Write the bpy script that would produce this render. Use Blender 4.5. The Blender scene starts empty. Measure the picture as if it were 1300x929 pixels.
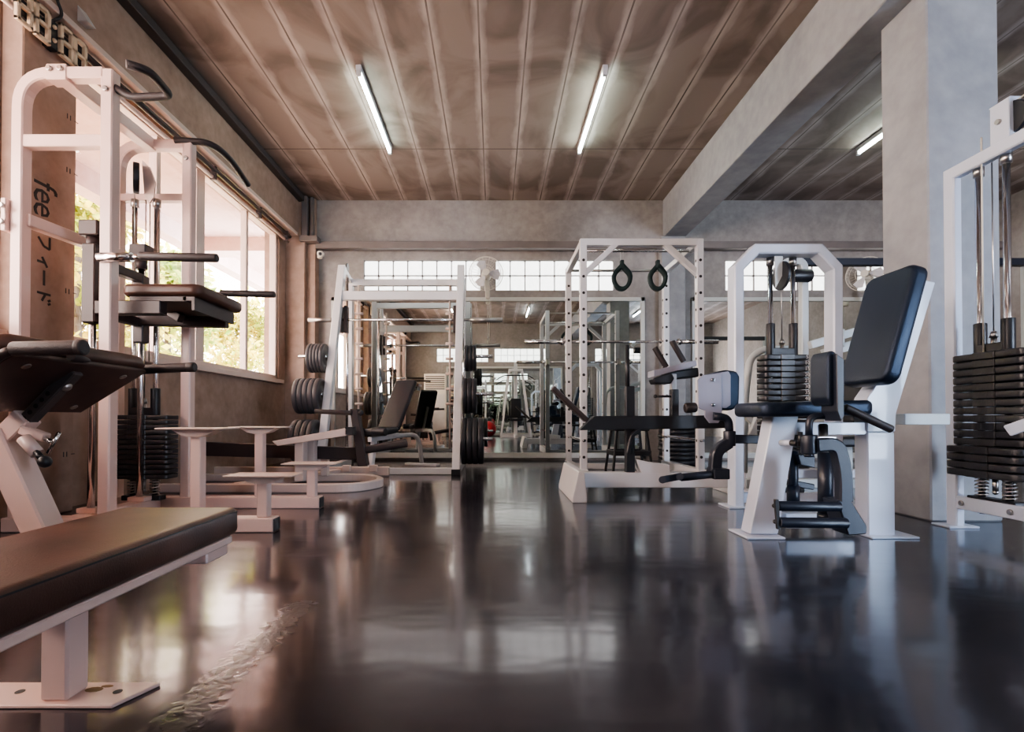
import bpy, bmesh, math, random
from mathutils import Vector, Matrix
random.seed(7)
V = Vector
COL = bpy.context.scene.collection
# ------------------------------------------------------------------ camera model (1300 x 929 frame)
F, CX, CY, TH, H = 640.0, 627.0, 523.0, math.radians(0.63), 0.56
def P(px, py, d):
    """world point at depth d (metres along +Y) seen at pixel px, py"""
    xc, yc = (px-CX)/F, (CY-py)/F
    dx, dy, dz = xc, math.cos(TH)-yc*math.sin(TH), math.sin(TH)+yc*math.cos(TH)
    k = d/dy
    return V((dx*k, d, H+dz*k))
def PX(px, d, py=530): return P(px, py, d).x
def PZ(py, d): return P(CX, py, d).z
cam = bpy.data.cameras.new('camera'); co = bpy.data.objects.new('camera', cam); COL.objects.link(co)
co.location = (0, 0, H); co.rotation_euler = (math.pi/2+TH, 0, 0)
cam.lens = F/1300*36; cam.sensor_width = 36; cam.clip_start = .02; cam.clip_end = 200
cam.shift_x = (650-CX)/1300; cam.shift_y = (CY-464.5)/1300
bpy.context.scene.camera = co

# ------------------------------------------------------------------ materials
def newmat(name):
    m = bpy.data.materials.new(name); m.use_nodes = True
    nt = m.node_tree; b = nt.nodes['Principled BSDF']
    return m, nt, b
def simple(name, col, rough=.4, metal=0, bump=0, bscale=60, var=0, vscale=6, coat=0, spec=.5):
    m, nt, b = newmat(name)
    b.inputs['Base Color'].default_value = (*col, 1)
    b.inputs['Roughness'].default_value = rough
    b.inputs['Metallic'].default_value = metal
    b.inputs['Coat Weight'].default_value = coat
    b.inputs['Specular IOR Level'].default_value = spec
    tc = nt.nodes.new('ShaderNodeTexCoord')
    if var:
        n = nt.nodes.new('ShaderNodeTexNoise'); n.inputs['Scale'].default_value = vscale; n.inputs['Detail'].default_value = 5
        nt.links.new(tc.outputs['Object'], n.inputs['Vector'])
        r = nt.nodes.new('ShaderNodeValToRGB')
        r.color_ramp.elements[0].position = .3; r.color_ramp.elements[1].position = .7
        r.color_ramp.elements[0].color = (*[c*(1-var) for c in col], 1)
        r.color_ramp.elements[1].color = (*[min(1, c*(1+var)) for c in col], 1)
        nt.links.new(n.outputs['Fac'], r.inputs['Fac']); nt.links.new(r.outputs['Color'], b.inputs['Base Color'])
    if bump:
        n = nt.nodes.new('ShaderNodeTexNoise'); n.inputs['Scale'].default_value = bscale; n.inputs['Detail'].default_value = 3
        nt.links.new(tc.outputs['Object'], n.inputs['Vector'])
        bp = nt.nodes.new('ShaderNodeBump'); bp.inputs['Strength'].default_value = bump; bp.inputs['Distance'].default_value = .004
        nt.links.new(n.outputs['Fac'], bp.inputs['Height']); nt.links.new(bp.outputs['Normal'], b.inputs['Normal'])
    return m
def concrete(name, c0, c1, scale=1.6, rough=.75):
    m, nt, b = newmat(name); L = nt.links.new; N = nt.nodes.new
    tc = N('ShaderNodeTexCoord')
    n1 = N('ShaderNodeTexNoise'); n1.inputs['Scale'].default_value = scale; n1.inputs['Detail'].default_value = 8; n1.inputs['Roughness'].default_value = .6
    n1.inputs['Distortion'].default_value = .6
    n2 = N('ShaderNodeTexNoise'); n2.inputs['Scale'].default_value = scale*9; n2.inputs['Detail'].default_value = 6
    L(tc.outputs['Object'], n1.inputs['Vector']); L(tc.outputs['Object'], n2.inputs['Vector'])
    mx = N('ShaderNodeMix'); mx.inputs['Factor'].default_value = .35
    L(n1.outputs['Fac'], mx.inputs['A']); L(n2.outputs['Fac'], mx.inputs['B'])
    r = N('ShaderNodeValToRGB'); e = r.color_ramp.elements
    e[0].position = .35; e[0].color = (*c0, 1); e[1].position = .65; e[1].color = (*c1, 1)
    L(mx.outputs['Result'], r.inputs['Fac']); L(r.outputs['Color'], b.inputs['Base Color'])
    b.inputs['Roughness'].default_value = rough
    bp = N('ShaderNodeBump'); bp.inputs['Strength'].default_value = .25; bp.inputs['Distance'].default_value = .01
    L(n2.outputs['Fac'], bp.inputs['Height']); L(bp.outputs['Normal'], b.inputs['Normal'])
    return m
M = {}
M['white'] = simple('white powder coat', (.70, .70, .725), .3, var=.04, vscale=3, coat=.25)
M['whitewarm'] = simple('warm white powder coat', (.80, .60, .54), .3, var=.04, vscale=3, coat=.25)  # white paint with the left side's warm light tinted in
M['whitecool'] = simple('cool white powder coat', (.60, .66, .78), .3, var=.04, vscale=3, coat=.25)  # white paint with the right side's cool light tinted in
M['creamwarm'] = simple('warm aged white paint', (.72, .58, .52), .38, var=.06, vscale=4)  # aged white carrying the warm light cast in its colour
M['creamcool'] = simple('cool aged white paint', (.55, .60, .62), .38, var=.06, vscale=4)  # aged white carrying the cool light cast in its colour
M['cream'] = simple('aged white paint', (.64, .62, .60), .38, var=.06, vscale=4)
M['black'] = simple('black steel', (.018, .019, .024), .38, bump=.1, bscale=150)
M['navy'] = simple('dark blue steel', (.016, .021, .036), .36, bump=.08, bscale=150)
M['brownsteel'] = simple('brown black steel', (.050, .036, .036), .42)
M['vinyl'] = simple('black vinyl', (.016, .017, .023), .42, bump=.35, bscale=260, var=.15, vscale=5)
M['vinylcool'] = simple('blue black vinyl', (.012, .017, .030), .36, bump=.25, bscale=260, var=.15, vscale=5)  # black vinyl, cool light cast put into its base colour
M['vinylcool'].node_tree.nodes['Principled BSDF'].inputs['Specular Tint'].default_value = (.55, .72, 1, 1)  # blue specular tint stands for cool light as well
M['brownvinyl'] = simple('worn brown vinyl', (.085, .040, .030), .38, bump=.15, bscale=260, var=.5, vscale=6)  # worn brown, deepened by warm light put into the colour
M['foam'] = simple('black foam grip', (.035, .028, .030), .5, bump=.4, bscale=300)
M['board'] = simple('dark stained plywood', (.060, .034, .030), .5, var=.35, vscale=9)
M['chrome'] = simple('chrome', (.75, .75, .77), .14, 1)
M['bolt'] = simple('zinc bolt', (.48, .46, .45), .3, 1)
M['iron'] = simple('black cast iron', (.028, .028, .032), .34, bump=.3, bscale=90, spec=.6)
M['plate'] = simple('grey rubber weight plate', (.085, .080, .088), .42, bump=.12, bscale=80)
M['darkplate'] = simple('black rubber weight plate', (.028, .028, .034), .42)
M['greyplate'] = simple('grey painted board', (.30, .30, .37), .42, var=.06)
M['greytrim'] = simple('grey painted steel channel', (.19, .165, .16), .5, var=.1)
M['darktrim'] = simple('dark cable trunking', (.075, .062, .060), .5)
M['alu'] = simple('cream aluminium frame', (.66, .53, .47), .4)
M['mframe'] = simple('pale mirror frame', (.62, .64, .62), .4)
M['red'] = simple('red vinyl', (.45, .03, .04), .35)
M['rope'] = simple('cord', (.75, .72, .65), .6)
M['webbing'] = simple('green black webbing', (.010, .030, .032), .6, bump=.4, bscale=400)
M['plastic'] = simple('ivory plastic', (.72, .68, .60), .4)
M['ink'] = simple('black marker ink', (.015, .012, .012), .6)
M['numeral'] = simple('white numeral paint', (.85, .85, .85), .5)
M['gold'] = simple('pale clock segment', (.72, .58, .42), .4)
M['bark'] = simple('bark', (.10, .07, .05), .8, var=.3, vscale=12)
M['ground'] = simple('outdoor ground', (.48, .38, .31), .9, var=.15, vscale=2)
M['conc'] = concrete('grey concrete', (.25, .235, .225), (.40, .375, .36))
M['conclight'] = concrete('light concrete column', (.27, .28, .30), (.40, .41, .43), 1.2)  # pale grey shifted to blue to carry the right side's cool light
M['concwarm'] = concrete('warm concrete', (.27, .185, .145), (.43, .31, .25))  # concrete colour with the left side's warm light mixed in
M['soffit'] = concrete('painted soffit', (.46, .28, .22), (.56, .37, .30))  # pink deepened in the colour to carry the warm light
M['dirt'] = simple('rust dust', (.35, .22, .12), .9)

def leafmat(name, c0, c1):
    m, nt, b = newmat(name); N = nt.nodes.new; L = nt.links.new
    tc = N('ShaderNodeTexCoord'); n = N('ShaderNodeTexNoise'); n.inputs['Scale'].default_value = 3.5
    L(tc.outputs['Object'], n.inputs['Vector'])
    r = N('ShaderNodeValToRGB'); e = r.color_ramp.elements
    e[0].position = .35; e[0].color = (*c0, 1); e[1].position = .68; e[1].color = (*c1, 1)
    L(n.outputs['Fac'], r.inputs['Fac'])
    d = N('ShaderNodeBsdfDiffuse'); t = N('ShaderNodeBsdfTranslucent'); mx = N('ShaderNodeMixShader'); mx.inputs[0].default_value = .55
    L(r.outputs['Color'], d.inputs['Color']); L(r.outputs['Color'], t.inputs['Color'])
    L(d.outputs[0], mx.inputs[1]); L(t.outputs[0], mx.inputs[2]); L(mx.outputs[0], nt.nodes['Material Output'].inputs['Surface'])
    return m
M['leaf'] = leafmat('sunlit leaves', (.20, .24, .03), (.78, .60, .14))
M['leaf2'] = leafmat('green leaves', (.15, .22, .03), (.62, .58, .16))

def emis(name, col, s):
    m, nt, b = newmat(name)
    b.inputs['Base Color'].default_value = (*col, 1)
    b.inputs['Emission Color'].default_value = (*col, 1); b.inputs['Emission Strength'].default_value = s
    b.inputs['Roughness'].default_value = .3
    return m
M['tube'] = emis('fluorescent tube glass', (.86, 1, .90), 28)
def glassblock():
    m, nt, b = newmat('glass block'); N = nt.nodes.new; L = nt.links.new
    tc = N('ShaderNodeTexCoord'); n = N('ShaderNodeTexNoise'); n.inputs['Scale'].default_value = 30; n.inputs['Detail'].default_value = 3
    L(tc.outputs['Object'], n.inputs['Vector'])
    r = N('ShaderNodeValToRGB'); e = r.color_ramp.elements
    e[0].position = .3; e[0].color = (.75, .78, .76, 1); e[1].position = .65; e[1].color = (1, .99, .97, 1)
    L(n.outputs['Fac'], r.inputs['Fac']); L(r.outputs['Color'], b.inputs['Emission Color'])
    b.inputs['Emission Strength'].default_value = 2.6  # blocks glow themselves, standing in for the daylight behind them
    b.inputs['Base Color'].default_value = (.8, .8, .8, 1); b.inputs['Roughness'].default_value = .15
    bp = N('ShaderNodeBump'); bp.inputs['Strength'].default_value = .4
    L(n.outputs['Fac'], bp.inputs['Height']); L(bp.outputs['Normal'], b.inputs['Normal'])
    return m
M['gblock'] = glassblock()
def mirror():
    m, nt, b = newmat('mirror glass')
    b.inputs['Base Color'].default_value = (.80, .84, .81, 1); b.inputs['Metallic'].default_value = 1; b.inputs['Roughness'].default_value = .004
    return m
M['mirror'] = mirror()
def pane(name='window glass', tr=.9):
    m, nt, b = newmat(name); N = nt.nodes.new; L = nt.links.new
    t = N('ShaderNodeBsdfTransparent'); t.inputs['Color'].default_value = (.97, .97, .96, 1)
    g = N('ShaderNodeBsdfGlossy'); g.inputs['Roughness'].default_value = .02
    lw = N('ShaderNodeLayerWeight'); p5 = N('ShaderNodeMath'); p5.operation = 'POWER'; p5.inputs[1].default_value = 5; L(lw.outputs['Facing'], p5.inputs[0])
    f = N('ShaderNodeMath'); f.operation = 'MULTIPLY_ADD'; f.inputs[1].default_value = .5; f.inputs[2].default_value = .04; L(p5.outputs[0], f.inputs[0])
    mx = N('ShaderNodeMixShader'); L(f.outputs[0], mx.inputs[0]); L(t.outputs[0], mx.inputs[1]); L(g.outputs[0], mx.inputs[2])
    L(mx.outputs[0], nt.nodes['Material Output'].inputs['Surface'])
    return m
M['pane'] = pane()

def floor_mat():
    m, nt, b = newmat('polished dark floor'); N = nt.nodes.new; L = nt.links.new
    def math_(op, a, bb=None, clamp=False):
        n = N('ShaderNodeMath'); n.operation = op; n.use_clamp = clamp
        for i, v in enumerate((a, bb)):
            if v is None: continue
            if isinstance(v, (int, float)): n.inputs[i].default_value = v
            else: L(v, n.inputs[i])
        return n.outputs[0]
    tc = N('ShaderNodeTexCoord'); sp = N('ShaderNodeSeparateXYZ'); L(tc.outputs['Object'], sp.inputs[0])
    X, Y = sp.outputs[0], sp.outputs[1]
    n1 = N('ShaderNodeTexNoise'); n1.inputs['Scale'].default_value = 1.7; n1.inputs['Detail'].default_value = 7; n1.inputs['Distortion'].default_value = .8
    n2 = N('ShaderNodeTexNoise'); n2.inputs['Scale'].default_value = 14; n2.inputs['Detail'].default_value = 6
    n3 = N('ShaderNodeTexNoise'); n3.inputs['Scale'].default_value = 3.2; n3.inputs['Detail'].default_value = 2
    mp = N('ShaderNodeMapping'); mp.inputs['Scale'].default_value = (1.0, 2.2, 1)
    L(tc.outputs['Object'], mp.inputs[0]); L(mp.outputs[0], n3.inputs['Vector'])
    L(tc.outputs['Object'], n1.inputs['Vector']); L(tc.outputs['Object'], n2.inputs['Vector'])
    r = N('ShaderNodeValToRGB'); e = r.color_ramp.elements
    e[0].position = .32; e[0].color = (.018, .019, .026, 1); e[1].position = .72; e[1].color = (.050, .048, .056, 1)
    L(n1.outputs['Fac'], r.inputs['Fac'])
    # worn seam running in depth and a transverse joint
    n5 = N('ShaderNodeTexNoise'); n5.inputs['Scale'].default_value = 45; n5.inputs['Detail'].default_value = 4; L(tc.outputs['Object'], n5.inputs['Vector'])
    wob = math_('ADD', math_('MULTIPLY', math_('SUBTRACT', n2.outputs['Fac'], .5), .05), math_('MULTIPLY', math_('SUBTRACT', n5.outputs['Fac'], .5), .10))
    dx = math_('ABSOLUTE', math_('ADD', math_('ADD', X, .575), wob))
    band = math_('SUBTRACT', 1, math_('DIVIDE', dx, .05), True)
    band = math_('MULTIPLY', band, math_('LESS_THAN', Y, 1.55))
    jy = math_('LESS_THAN', math_('ABSOLUTE', math_('SUBTRACT', Y, 1.87)), .007)
    jx = math_('MULTIPLY', math_('LESS_THAN', math_('ABSOLUTE', math_('ADD', X, .45)), .004), math_('GREATER_THAN', Y, 1.87))
    joint = math_('MAXIMUM', jy, jx)
    mix = N('ShaderNodeMix'); mix.data_type = 'RGBA'; L(band, mix.inputs['Factor']); L(r.outputs['Color'], mix.inputs[6]); mix.inputs[7].default_value = (.034, .030, .032, 1)
    mix2 = N('ShaderNodeMix'); mix2.data_type = 'RGBA'; L(joint, mix2.inputs['Factor']); L(mix.outputs[2], mix2.inputs[6]); mix2.inputs[7].default_value = (.006, .006, .008, 1)
    L(mix2.outputs[2], b.inputs['Base Color'])
    n4 = N('ShaderNodeTexNoise'); n4.inputs['Scale'].default_value = 70; n4.inputs['Detail'].default_value = 4; L(tc.outputs['Object'], n4.inputs['Vector'])
    rr = math_('ADD', math_('MULTIPLY', n1.outputs['Fac'], .18), .09)
    rr = math_('ADD', rr, math_('MULTIPLY', band, .22))
    L(rr, b.inputs['Roughness'])
    b.inputs['Specular IOR Level'].default_value = .75
    mrx = N('ShaderNodeMapRange'); mrx.inputs['From Min'].default_value = -2.2; mrx.inputs['From Max'].default_value = 1.8; L(X, mrx.inputs['Value'])
    tint = N('ShaderNodeValToRGB'); tint.color_ramp.elements[0].color = (1, .78, .70, 1); tint.color_ramp.elements[1].color = (.72, .85, 1, 1)  # light cast painted into the floor, warm at left to cool at right
    L(mrx.outputs[0], tint.inputs[0]); L(tint.outputs[0], b.inputs['Specular Tint']); L(tint.outputs[0], b.inputs['Coat Tint'])
    mul = N('ShaderNodeMix'); mul.data_type = 'RGBA'; mul.blend_type = 'MULTIPLY'; mul.inputs['Factor'].default_value = 1
    L(mix2.outputs[2], mul.inputs[6]); L(tint.outputs[0], mul.inputs[7]); L(mul.outputs[2], b.inputs['Base Color'])
    b.inputs['Coat Weight'].default_value = .35; b.inputs['Coat Roughness'].default_value = .09
    hgt = math_('ADD', math_('MULTIPLY', n3.outputs['Fac'], 1.0), math_('MULTIPLY', math_('MULTIPLY', band, n4.outputs['Fac']), 1.1))
    bp = N('ShaderNodeBump'); bp.inputs['Strength'].default_value = .10; bp.inputs['Distance'].default_value = .012
    L(hgt, bp.inputs['Height']); L(bp.outputs['Normal'], b.inputs['Normal']); L(bp.outputs['Normal'], b.inputs['Coat Normal'])
    return m
M['floor'] = floor_mat()
def ceil_mat(name, c0, c1, seam, smear):
    m, nt, b = newmat(name); N = nt.nodes.new; L = nt.links.new
    def math_(op, a, bb=None, clamp=False):
        n = N('ShaderNodeMath'); n.operation = op; n.use_clamp = clamp
        for i, v in enumerate((a, bb)):
            if v is None: continue
            if isinstance(v, (int, float)): n.inputs[i].default_value = v
            else: L(v, n.inputs[i])
        return n.outputs[0]
    tc = N('ShaderNodeTexCoord'); sp = N('ShaderNodeSeparateXYZ'); L(tc.outputs['Object'], sp.inputs[0])
    X, Y = sp.outputs[0], sp.outputs[1]
    n1 = N('ShaderNodeTexNoise'); n1.inputs['Scale'].default_value = 1.3; n1.inputs['Detail'].default_value = 8; n1.inputs['Distortion'].default_value = 1.2
    n2 = N('ShaderNodeTexNoise'); n2.inputs['Scale'].default_value = 9; n2.inputs['Detail'].default_value = 5
    mp = N('ShaderNodeMapping'); mp.inputs['Scale'].default_value = (1.6, .5, 1)
    L(tc.outputs['Object'], mp.inputs[0]); L(mp.outputs[0], n2.inputs['Vector']); L(tc.outputs['Object'], n1.inputs['Vector'])
    r = N('ShaderNodeValToRGB'); e = r.color_ramp.elements
    e[0].position = .38; e[0].color = (*c0, 1); e[1].position = .60; e[1].color = (*c1, 1)
    L(n1.outputs['Fac'], r.inputs['Fac'])
    # plank joints every 0.345 m
    u = math_('FRACT', math_('DIVIDE', math_('ADD', X, 10.968), .356))
    du = math_('MULTIPLY', math_('ABSOLUTE', math_('SUBTRACT', u, .5)), .356)         # distance from joint
    wob = math_('MULTIPLY', math_('SUBTRACT', n2.outputs['Fac'], .5), .10)
    sm = math_('SUBTRACT', 1, math_('DIVIDE', math_('ADD', du, wob), .062), True)
    sm = math_('MULTIPLY', sm, math_('MULTIPLY', n1.outputs['Fac'], 2.0), True)
    jn = math_('LESS_THAN', du, .0065)
    jy = math_('LESS_THAN', math_('ABSOLUTE', math_('SUBTRACT', Y, 5.3)), .008)
    jn = math_('MULTIPLY', math_('MAXIMUM', jn, jy), math_('MULTIPLY', n1.outputs['Fac'], 1.4), True)
    mix = N('ShaderNodeMix'); mix.data_type = 'RGBA'; L(sm, mix.inputs['Factor']); L(r.outputs['Color'], mix.inputs[6]); mix.inputs[7].default_value = (*smear, 1)
    mix2 = N('ShaderNodeMix'); mix2.data_type = 'RGBA'; L(jn, mix2.inputs['Factor']); L(mix.outputs[2], mix2.inputs[6]); mix2.inputs[7].default_value = (*seam, 1)
    L(mix2.outputs[2], b.inputs['Base Color']); b.inputs['Roughness'].default_value = .7
    h = math_('SUBTRACT', math_('MULTIPLY', n2.outputs['Fac'], .3), math_('MULTIPLY', jn, 1.5))
    bp = N('ShaderNodeBump'); bp.inputs['Strength'].default_value = .4; bp.inputs['Distance'].default_value = .01
    L(h, bp.inputs['Height']); L(bp.outputs['Normal'], b.inputs['Normal'])
    return m
M['ceiling'] = ceil_mat('concrete plank ceiling', (.17, .132, .112), (.30, .245, .215), (.10, .080, .070), (.50, .43, .40))

# ------------------------------------------------------------------ mesh builder
class MB:
    def __init__(s): s.bm = bmesh.new()
    def _merge(s, b2):
        me = bpy.data.meshes.new('t'); b2.to_mesh(me); b2.free(); s.bm.from_mesh(me); bpy.data.meshes.remove(me); return s
    def box(s, c, size, rot=None, bev=.003, seg=1):
        b = bmesh.new(); bmesh.ops.create_cube(b, size=1)
        for v in b.verts: v.co = V((v.co.x*size[0], v.co.y*size[1], v.co.z*size[2]))
        bev = min(bev, min(size)*.45)
        if bev > 0: bmesh.ops.bevel(b, geom=b.edges[:], offset=bev, segments=seg, profile=.5, affect='EDGES')
        m = Matrix.Translation(V(c))
        if rot is not None: m = m @ (rot.to_4x4() if isinstance(rot, Matrix) else rot)
        b.transform(m); return s._merge(b)
    def lim(s, x0, x1, y0, y1, z0, z1, bev=.003, seg=1):
        return s.box(((x0+x1)/2, (y0+y1)/2, (z0+z1)/2), (abs(x1-x0), abs(y1-y0), abs(z1-z0)), None, bev, seg)
    def bar(s, p0, p1, w, h, bev=.004, seg=1, ref=None):
        """rectangular bar from p0 to p1; w across (perp. to ref), h along ref"""
        p0, p1 = V(p0), V(p1); t = (p1-p0); ln = t.length; t.normalize()
        if ref is None: ref = V((0, 0, 1)) if abs(t.z) < .9 else V((0, 1, 0))
        ref = V(ref); sd = t.cross(ref).normalized(); up = sd.cross(t).normalized()
        R = Matrix((sd, t, up)).transposed()
        return s.box((p0+p1)/2, (w, ln, h), R, bev, seg)
    def cyl(s, p0, p1, r, r2=None, n=20, bev=0):
        p0, p1 = V(p0), V(p1); t = p1-p0; ln = t.length
        b = bmesh.new(); bmesh.ops.create_cone(b, cap_ends=True, segments=n, radius1=r, radius2=r if r2 is None else r2, depth=ln)
        if bev:
            ed = [e for e in b.edges if len(e.link_faces) == 2 and any(len(f.verts) > 4 for f in e.link_faces)]
            bmesh.ops.bevel(b, geom=ed, offset=bev, segments=3, profile=.5, affect='EDGES')
        q = V((0, 0, 1)).rotation_difference(t.normalized())
        b.transform(Matrix.Translation((p0+p1)/2) @ q.to_matrix().to_4x4())
        for f in b.faces: f.smooth = len(f.verts) <= 4
        return s._merge(b)
    def ball(s, c, r, sc=(1, 1, 1), n=16):
        b = bmesh.new(); bmesh.ops.create_uvsphere(b, u_segments=n, v_segments=n//2+2, radius=r)
        for v in b.verts: v.co = V((v.co.x*sc[0], v.co.y*sc[1], v.co.z*sc[2]))+V(c)
        for f in b.faces: f.smooth = True
        return s._merge(b)
    def sweep(s, pts, sec, ref=None, closed=False, smooth=False):
        """sweep polygon section (list of (u,v)) along pts; u across, v along ref"""
        pts = [V(p) for p in pts]; n = len(pts)
        tans = []
        for i in range(n):
            a = pts[i]-pts[i-1] if (i > 0 or closed) else None
            c = pts[(i+1) % n]-pts[i] if (i < n-1 or closed) else None
            a = a.normalized() if a is not None else c.normalized()
            c = c.normalized() if c is not None else a
            tans.append((a, c))
        t0 = tans[0][1]
        if ref is None: ref = V((0, 0, 1)) if abs(t0.z) < .9 else V((1, 0, 0))
        up = V(ref); up = (up-t0*up.dot(t0)).normalized()
        rings = []; prev = t0
        for i in range(n):
            a, c = tans[i]
            t = (a+c)
            t = t.normalized() if t.length > 1e-6 else a
            q = prev.rotation_difference(t); up = (q @ up); up = (up-t*up.dot(t)).normalized(); prev = t
            sd = t.cross(up)
            # mitre
            ch = max(.35, math.sqrt(max(0, (1+a.dot(c))/2)))
            bend = (c-a); bend = (bend-t*bend.dot(t))
            bd = bend.normalized() if bend.length > 1e-5 else None
            ring = []
            for (u, v) in sec:
                o = sd*u+up*v
                if bd is not None: o = o+bd*o.dot(bd)*(1/ch-1)
                ring.append(s.bm.verts.new(pts[i]+o))
            rings.append(ring)
        m = len(sec)
        for i in range(n if closed else n-1):
            r0, r1 = rings[i], rings[(i+1) % n]
            for k in range(m):
                f = s.bm.faces.new((r0[k], r0[(k+1) % m], r1[(k+1) % m], r1[k])); f.smooth = smooth
        if not closed:
            s.bm.faces.new(list(reversed(rings[0]))); s.bm.faces.new(rings[-1])
        return s
    def tube(s, pts, r, n=12, ref=None, closed=False):
        sec = [(r*math.cos(2*math.pi*k/n), r*math.sin(2*math.pi*k/n)) for k in range(n)]
        return s.sweep(pts, sec, ref, closed, True)
    def rect(s, pts, w, h, ref=None, c=.006, closed=False):
        a, b = w/2, h/2
        sec = [(-a+c, -b), (a-c, -b), (a, -b+c), (a, b-c), (a-c, b), (-a+c, b), (-a, b-c), (-a, -b+c)]
        return s.sweep(pts, sec, ref, closed)
    def prism(s, poly, vec, bev=0, seg=1):
        """polygon (world points) extruded by vec"""
        b = bmesh.new(); vs = [b.verts.new(V(p)) for p in poly]
        f = b.faces.new(vs); r = bmesh.ops.extrude_face_region(b, geom=[f])
        for g in r['geom']:
            if isinstance(g, bmesh.types.BMVert): g.co += V(vec)
        bmesh.ops.recalc_face_normals(b, faces=b.faces[:])
        if bev: bmesh.ops.bevel(b, geom=b.edges[:], offset=bev, segments=seg, profile=.5, affect='EDGES')
        return s._merge(b)
    def pad(s, c, size, rot=None, bev=.02, corner=0.0, wedge=None):
        """upholstered pad: rounded plan corners + soft edges, thickness along local z"""
        sx, sy, sz = size; cr = max(corner, .005); pts = []
        for (cx, cy, a0) in ((sx/2-cr, sy/2-cr, 0), (-sx/2+cr, sy/2-cr, 90), (-sx/2+cr, -sy/2+cr, 180), (sx/2-cr, -sy/2+cr, 270)):
            for k in range(5):
                a = math.radians(a0+k*22.5); pts.append(V((cx+cr*math.cos(a), cy+cr*math.sin(a), -sz/2)))
        b = bmesh.new(); f = b.faces.new([b.verts.new(p) for p in pts])
        r = bmesh.ops.extrude_face_region(b, geom=[f])
        for g in r['geom']:
            if isinstance(g, bmesh.types.BMVert): g.co.z += sz
        bmesh.ops.recalc_face_normals(b, faces=b.faces[:])
        ed = [e for e in b.edges if any(len(q.verts) > 4 for q in e.link_faces)]
        bmesh.ops.bevel(b, geom=ed, offset=min(bev, sz*.45), segments=4, profile=.5, affect='EDGES')
        for q in b.faces: q.smooth = True
        m = Matrix.Translation(V(c))
        if rot is not None: m = m @ rot.to_4x4()
        b.transform(m); return s._merge(b)
    def lathe(s, prof, c=(0, 0, 0), axis=(0, 0, 1), n=24):
        b = bmesh.new(); rings = []
        for (r, z) in prof:
            rings.append([b.verts.new((r*math.cos(2*math.pi*k/n), r*math.sin(2*math.pi*k/n), z)) for k in range(n)] if r > 1e-6 else [b.verts.new((0, 0, z))])
        for a, c2 in zip(rings, rings[1:]):
            for k in range(n):
                if len(a) == 1 and len(c2) == 1: continue
                if len(a) == 1: f = b.faces.new((a[0], c2[k], c2[(k+1) % n]))
                elif len(c2) == 1: f = b.faces.new((a[k], c2[0], a[(k+1) % n]))
                else: f = b.faces.new((a[k], c2[k], c2[(k+1) % n], a[(k+1) % n]))
                f.smooth = True
        bmesh.ops.recalc_face_normals(b, faces=b.faces[:])
        q = V((0, 0, 1)).rotation_difference(V(axis).normalized())
        b.transform(Matrix.Translation(V(c)) @ q.to_matrix().to_4x4()); return s._merge(b)
def arc(pts, r, n=6):
    """fillet the corners of a polyline"""
    pts = [V(p) for p in pts]; out = [pts[0]]
    for i in range(1, len(pts)-1):
        p = pts[i]; a = (pts[i-1]-p); c = (pts[i+1]-p); ra = min(r, a.length*.48, c.length*.48)
        A = p+a.normalized()*ra; C = p+c.normalized()*ra
        for k in range(n+1):
            t = k/n; out.append(A*(1-t)**2+p*2*t*(1-t)+C*t*t)
    out.append(pts[-1]); return out
def helix(p0, p1, r, turns, n=12):
    p0, p1 = V(p0), V(p1); return [p0.lerp(p1, k/(turns*n))+V((r*math.cos(2*math.pi*k/n), r*math.sin(2*math.pi*k/n), 0)) for k in range(turns*n+1)]
OFF = {}
def obj(name, mb, mat, parent=None, label=None, extra=None):
    me = bpy.data.meshes.new(name); bm = mb.bm if isinstance(mb, MB) else mb
    off = V((0, 0, 0))
    if parent is not None: off = OFF.get(parent.as_pointer(), off)
    if off.length: bmesh.ops.translate(bm, vec=-off, verts=bm.verts[:])
    bmesh.ops.recalc_face_normals(bm, faces=bm.faces[:])
    me.materials.append(mat)
    if extra:
        b2 = extra[0].bm; nf = len(bm.faces)
        if off.length: bmesh.ops.translate(b2, vec=-off, verts=b2.verts[:])
        t2 = bpy.data.meshes.new('t2'); b2.to_mesh(t2); b2.free(); bm.from_mesh(t2); bpy.data.meshes.remove(t2); bm.faces.ensure_lookup_table()
        for f in bm.faces[nf:]: f.material_index = 1
        me.materials.append(extra[1])
    bm.to_mesh(me); bm.free()
    o = bpy.data.objects.new(name, me); COL.objects.link(o)
    if parent is not None: o.parent = parent; OFF[o.as_pointer()] = off
    if label: o['label'] = label
    return o
def tag(o, label, cat, group=None):
    o['label'] = label; o['category'] = cat
    if group: o['group'] = group
    return o
KEEP = []
def thing(name, label, cat, loc=(0, 0, 0), group=None):
    o = bpy.data.objects.new(name, None); COL.objects.link(o); o.location = loc; o.empty_display_size = .1
    tag(o, label, cat, group); OFF[o.as_pointer()] = V(loc); KEEP.append(o); return o
def structure(name, mb, mat, parent=None):
    o = obj(name, mb, mat, parent); 
    if parent is None: o['kind'] = 'structure'
    KEEP.append(o); return o
def single(name, mb, mat, label, cat, group=None, origin=None):
    o = obj(name, mb, mat)
    if origin is not None:
        o.data.transform(Matrix.Translation(-V(origin))); o.location = origin
    KEEP.append(o); return tag(o, label, cat, group)
def kids(o): return [c for c in COL.objects if c.parent == o]
def dup(o, loc=None, rotz=None, label=None, group=None, parent=None):
    c = o.copy(); COL.objects.link(c); KEEP.append(c)
    if parent is not None: c.parent = parent
    for ch in kids(o): dup(ch, parent=c)
    if loc is not None: c.location = loc
    if rotz is not None: c.rotation_euler = (0, 0, rotz)
    if label: c['label'] = label
    if group: c['group'] = group
    return c
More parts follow.
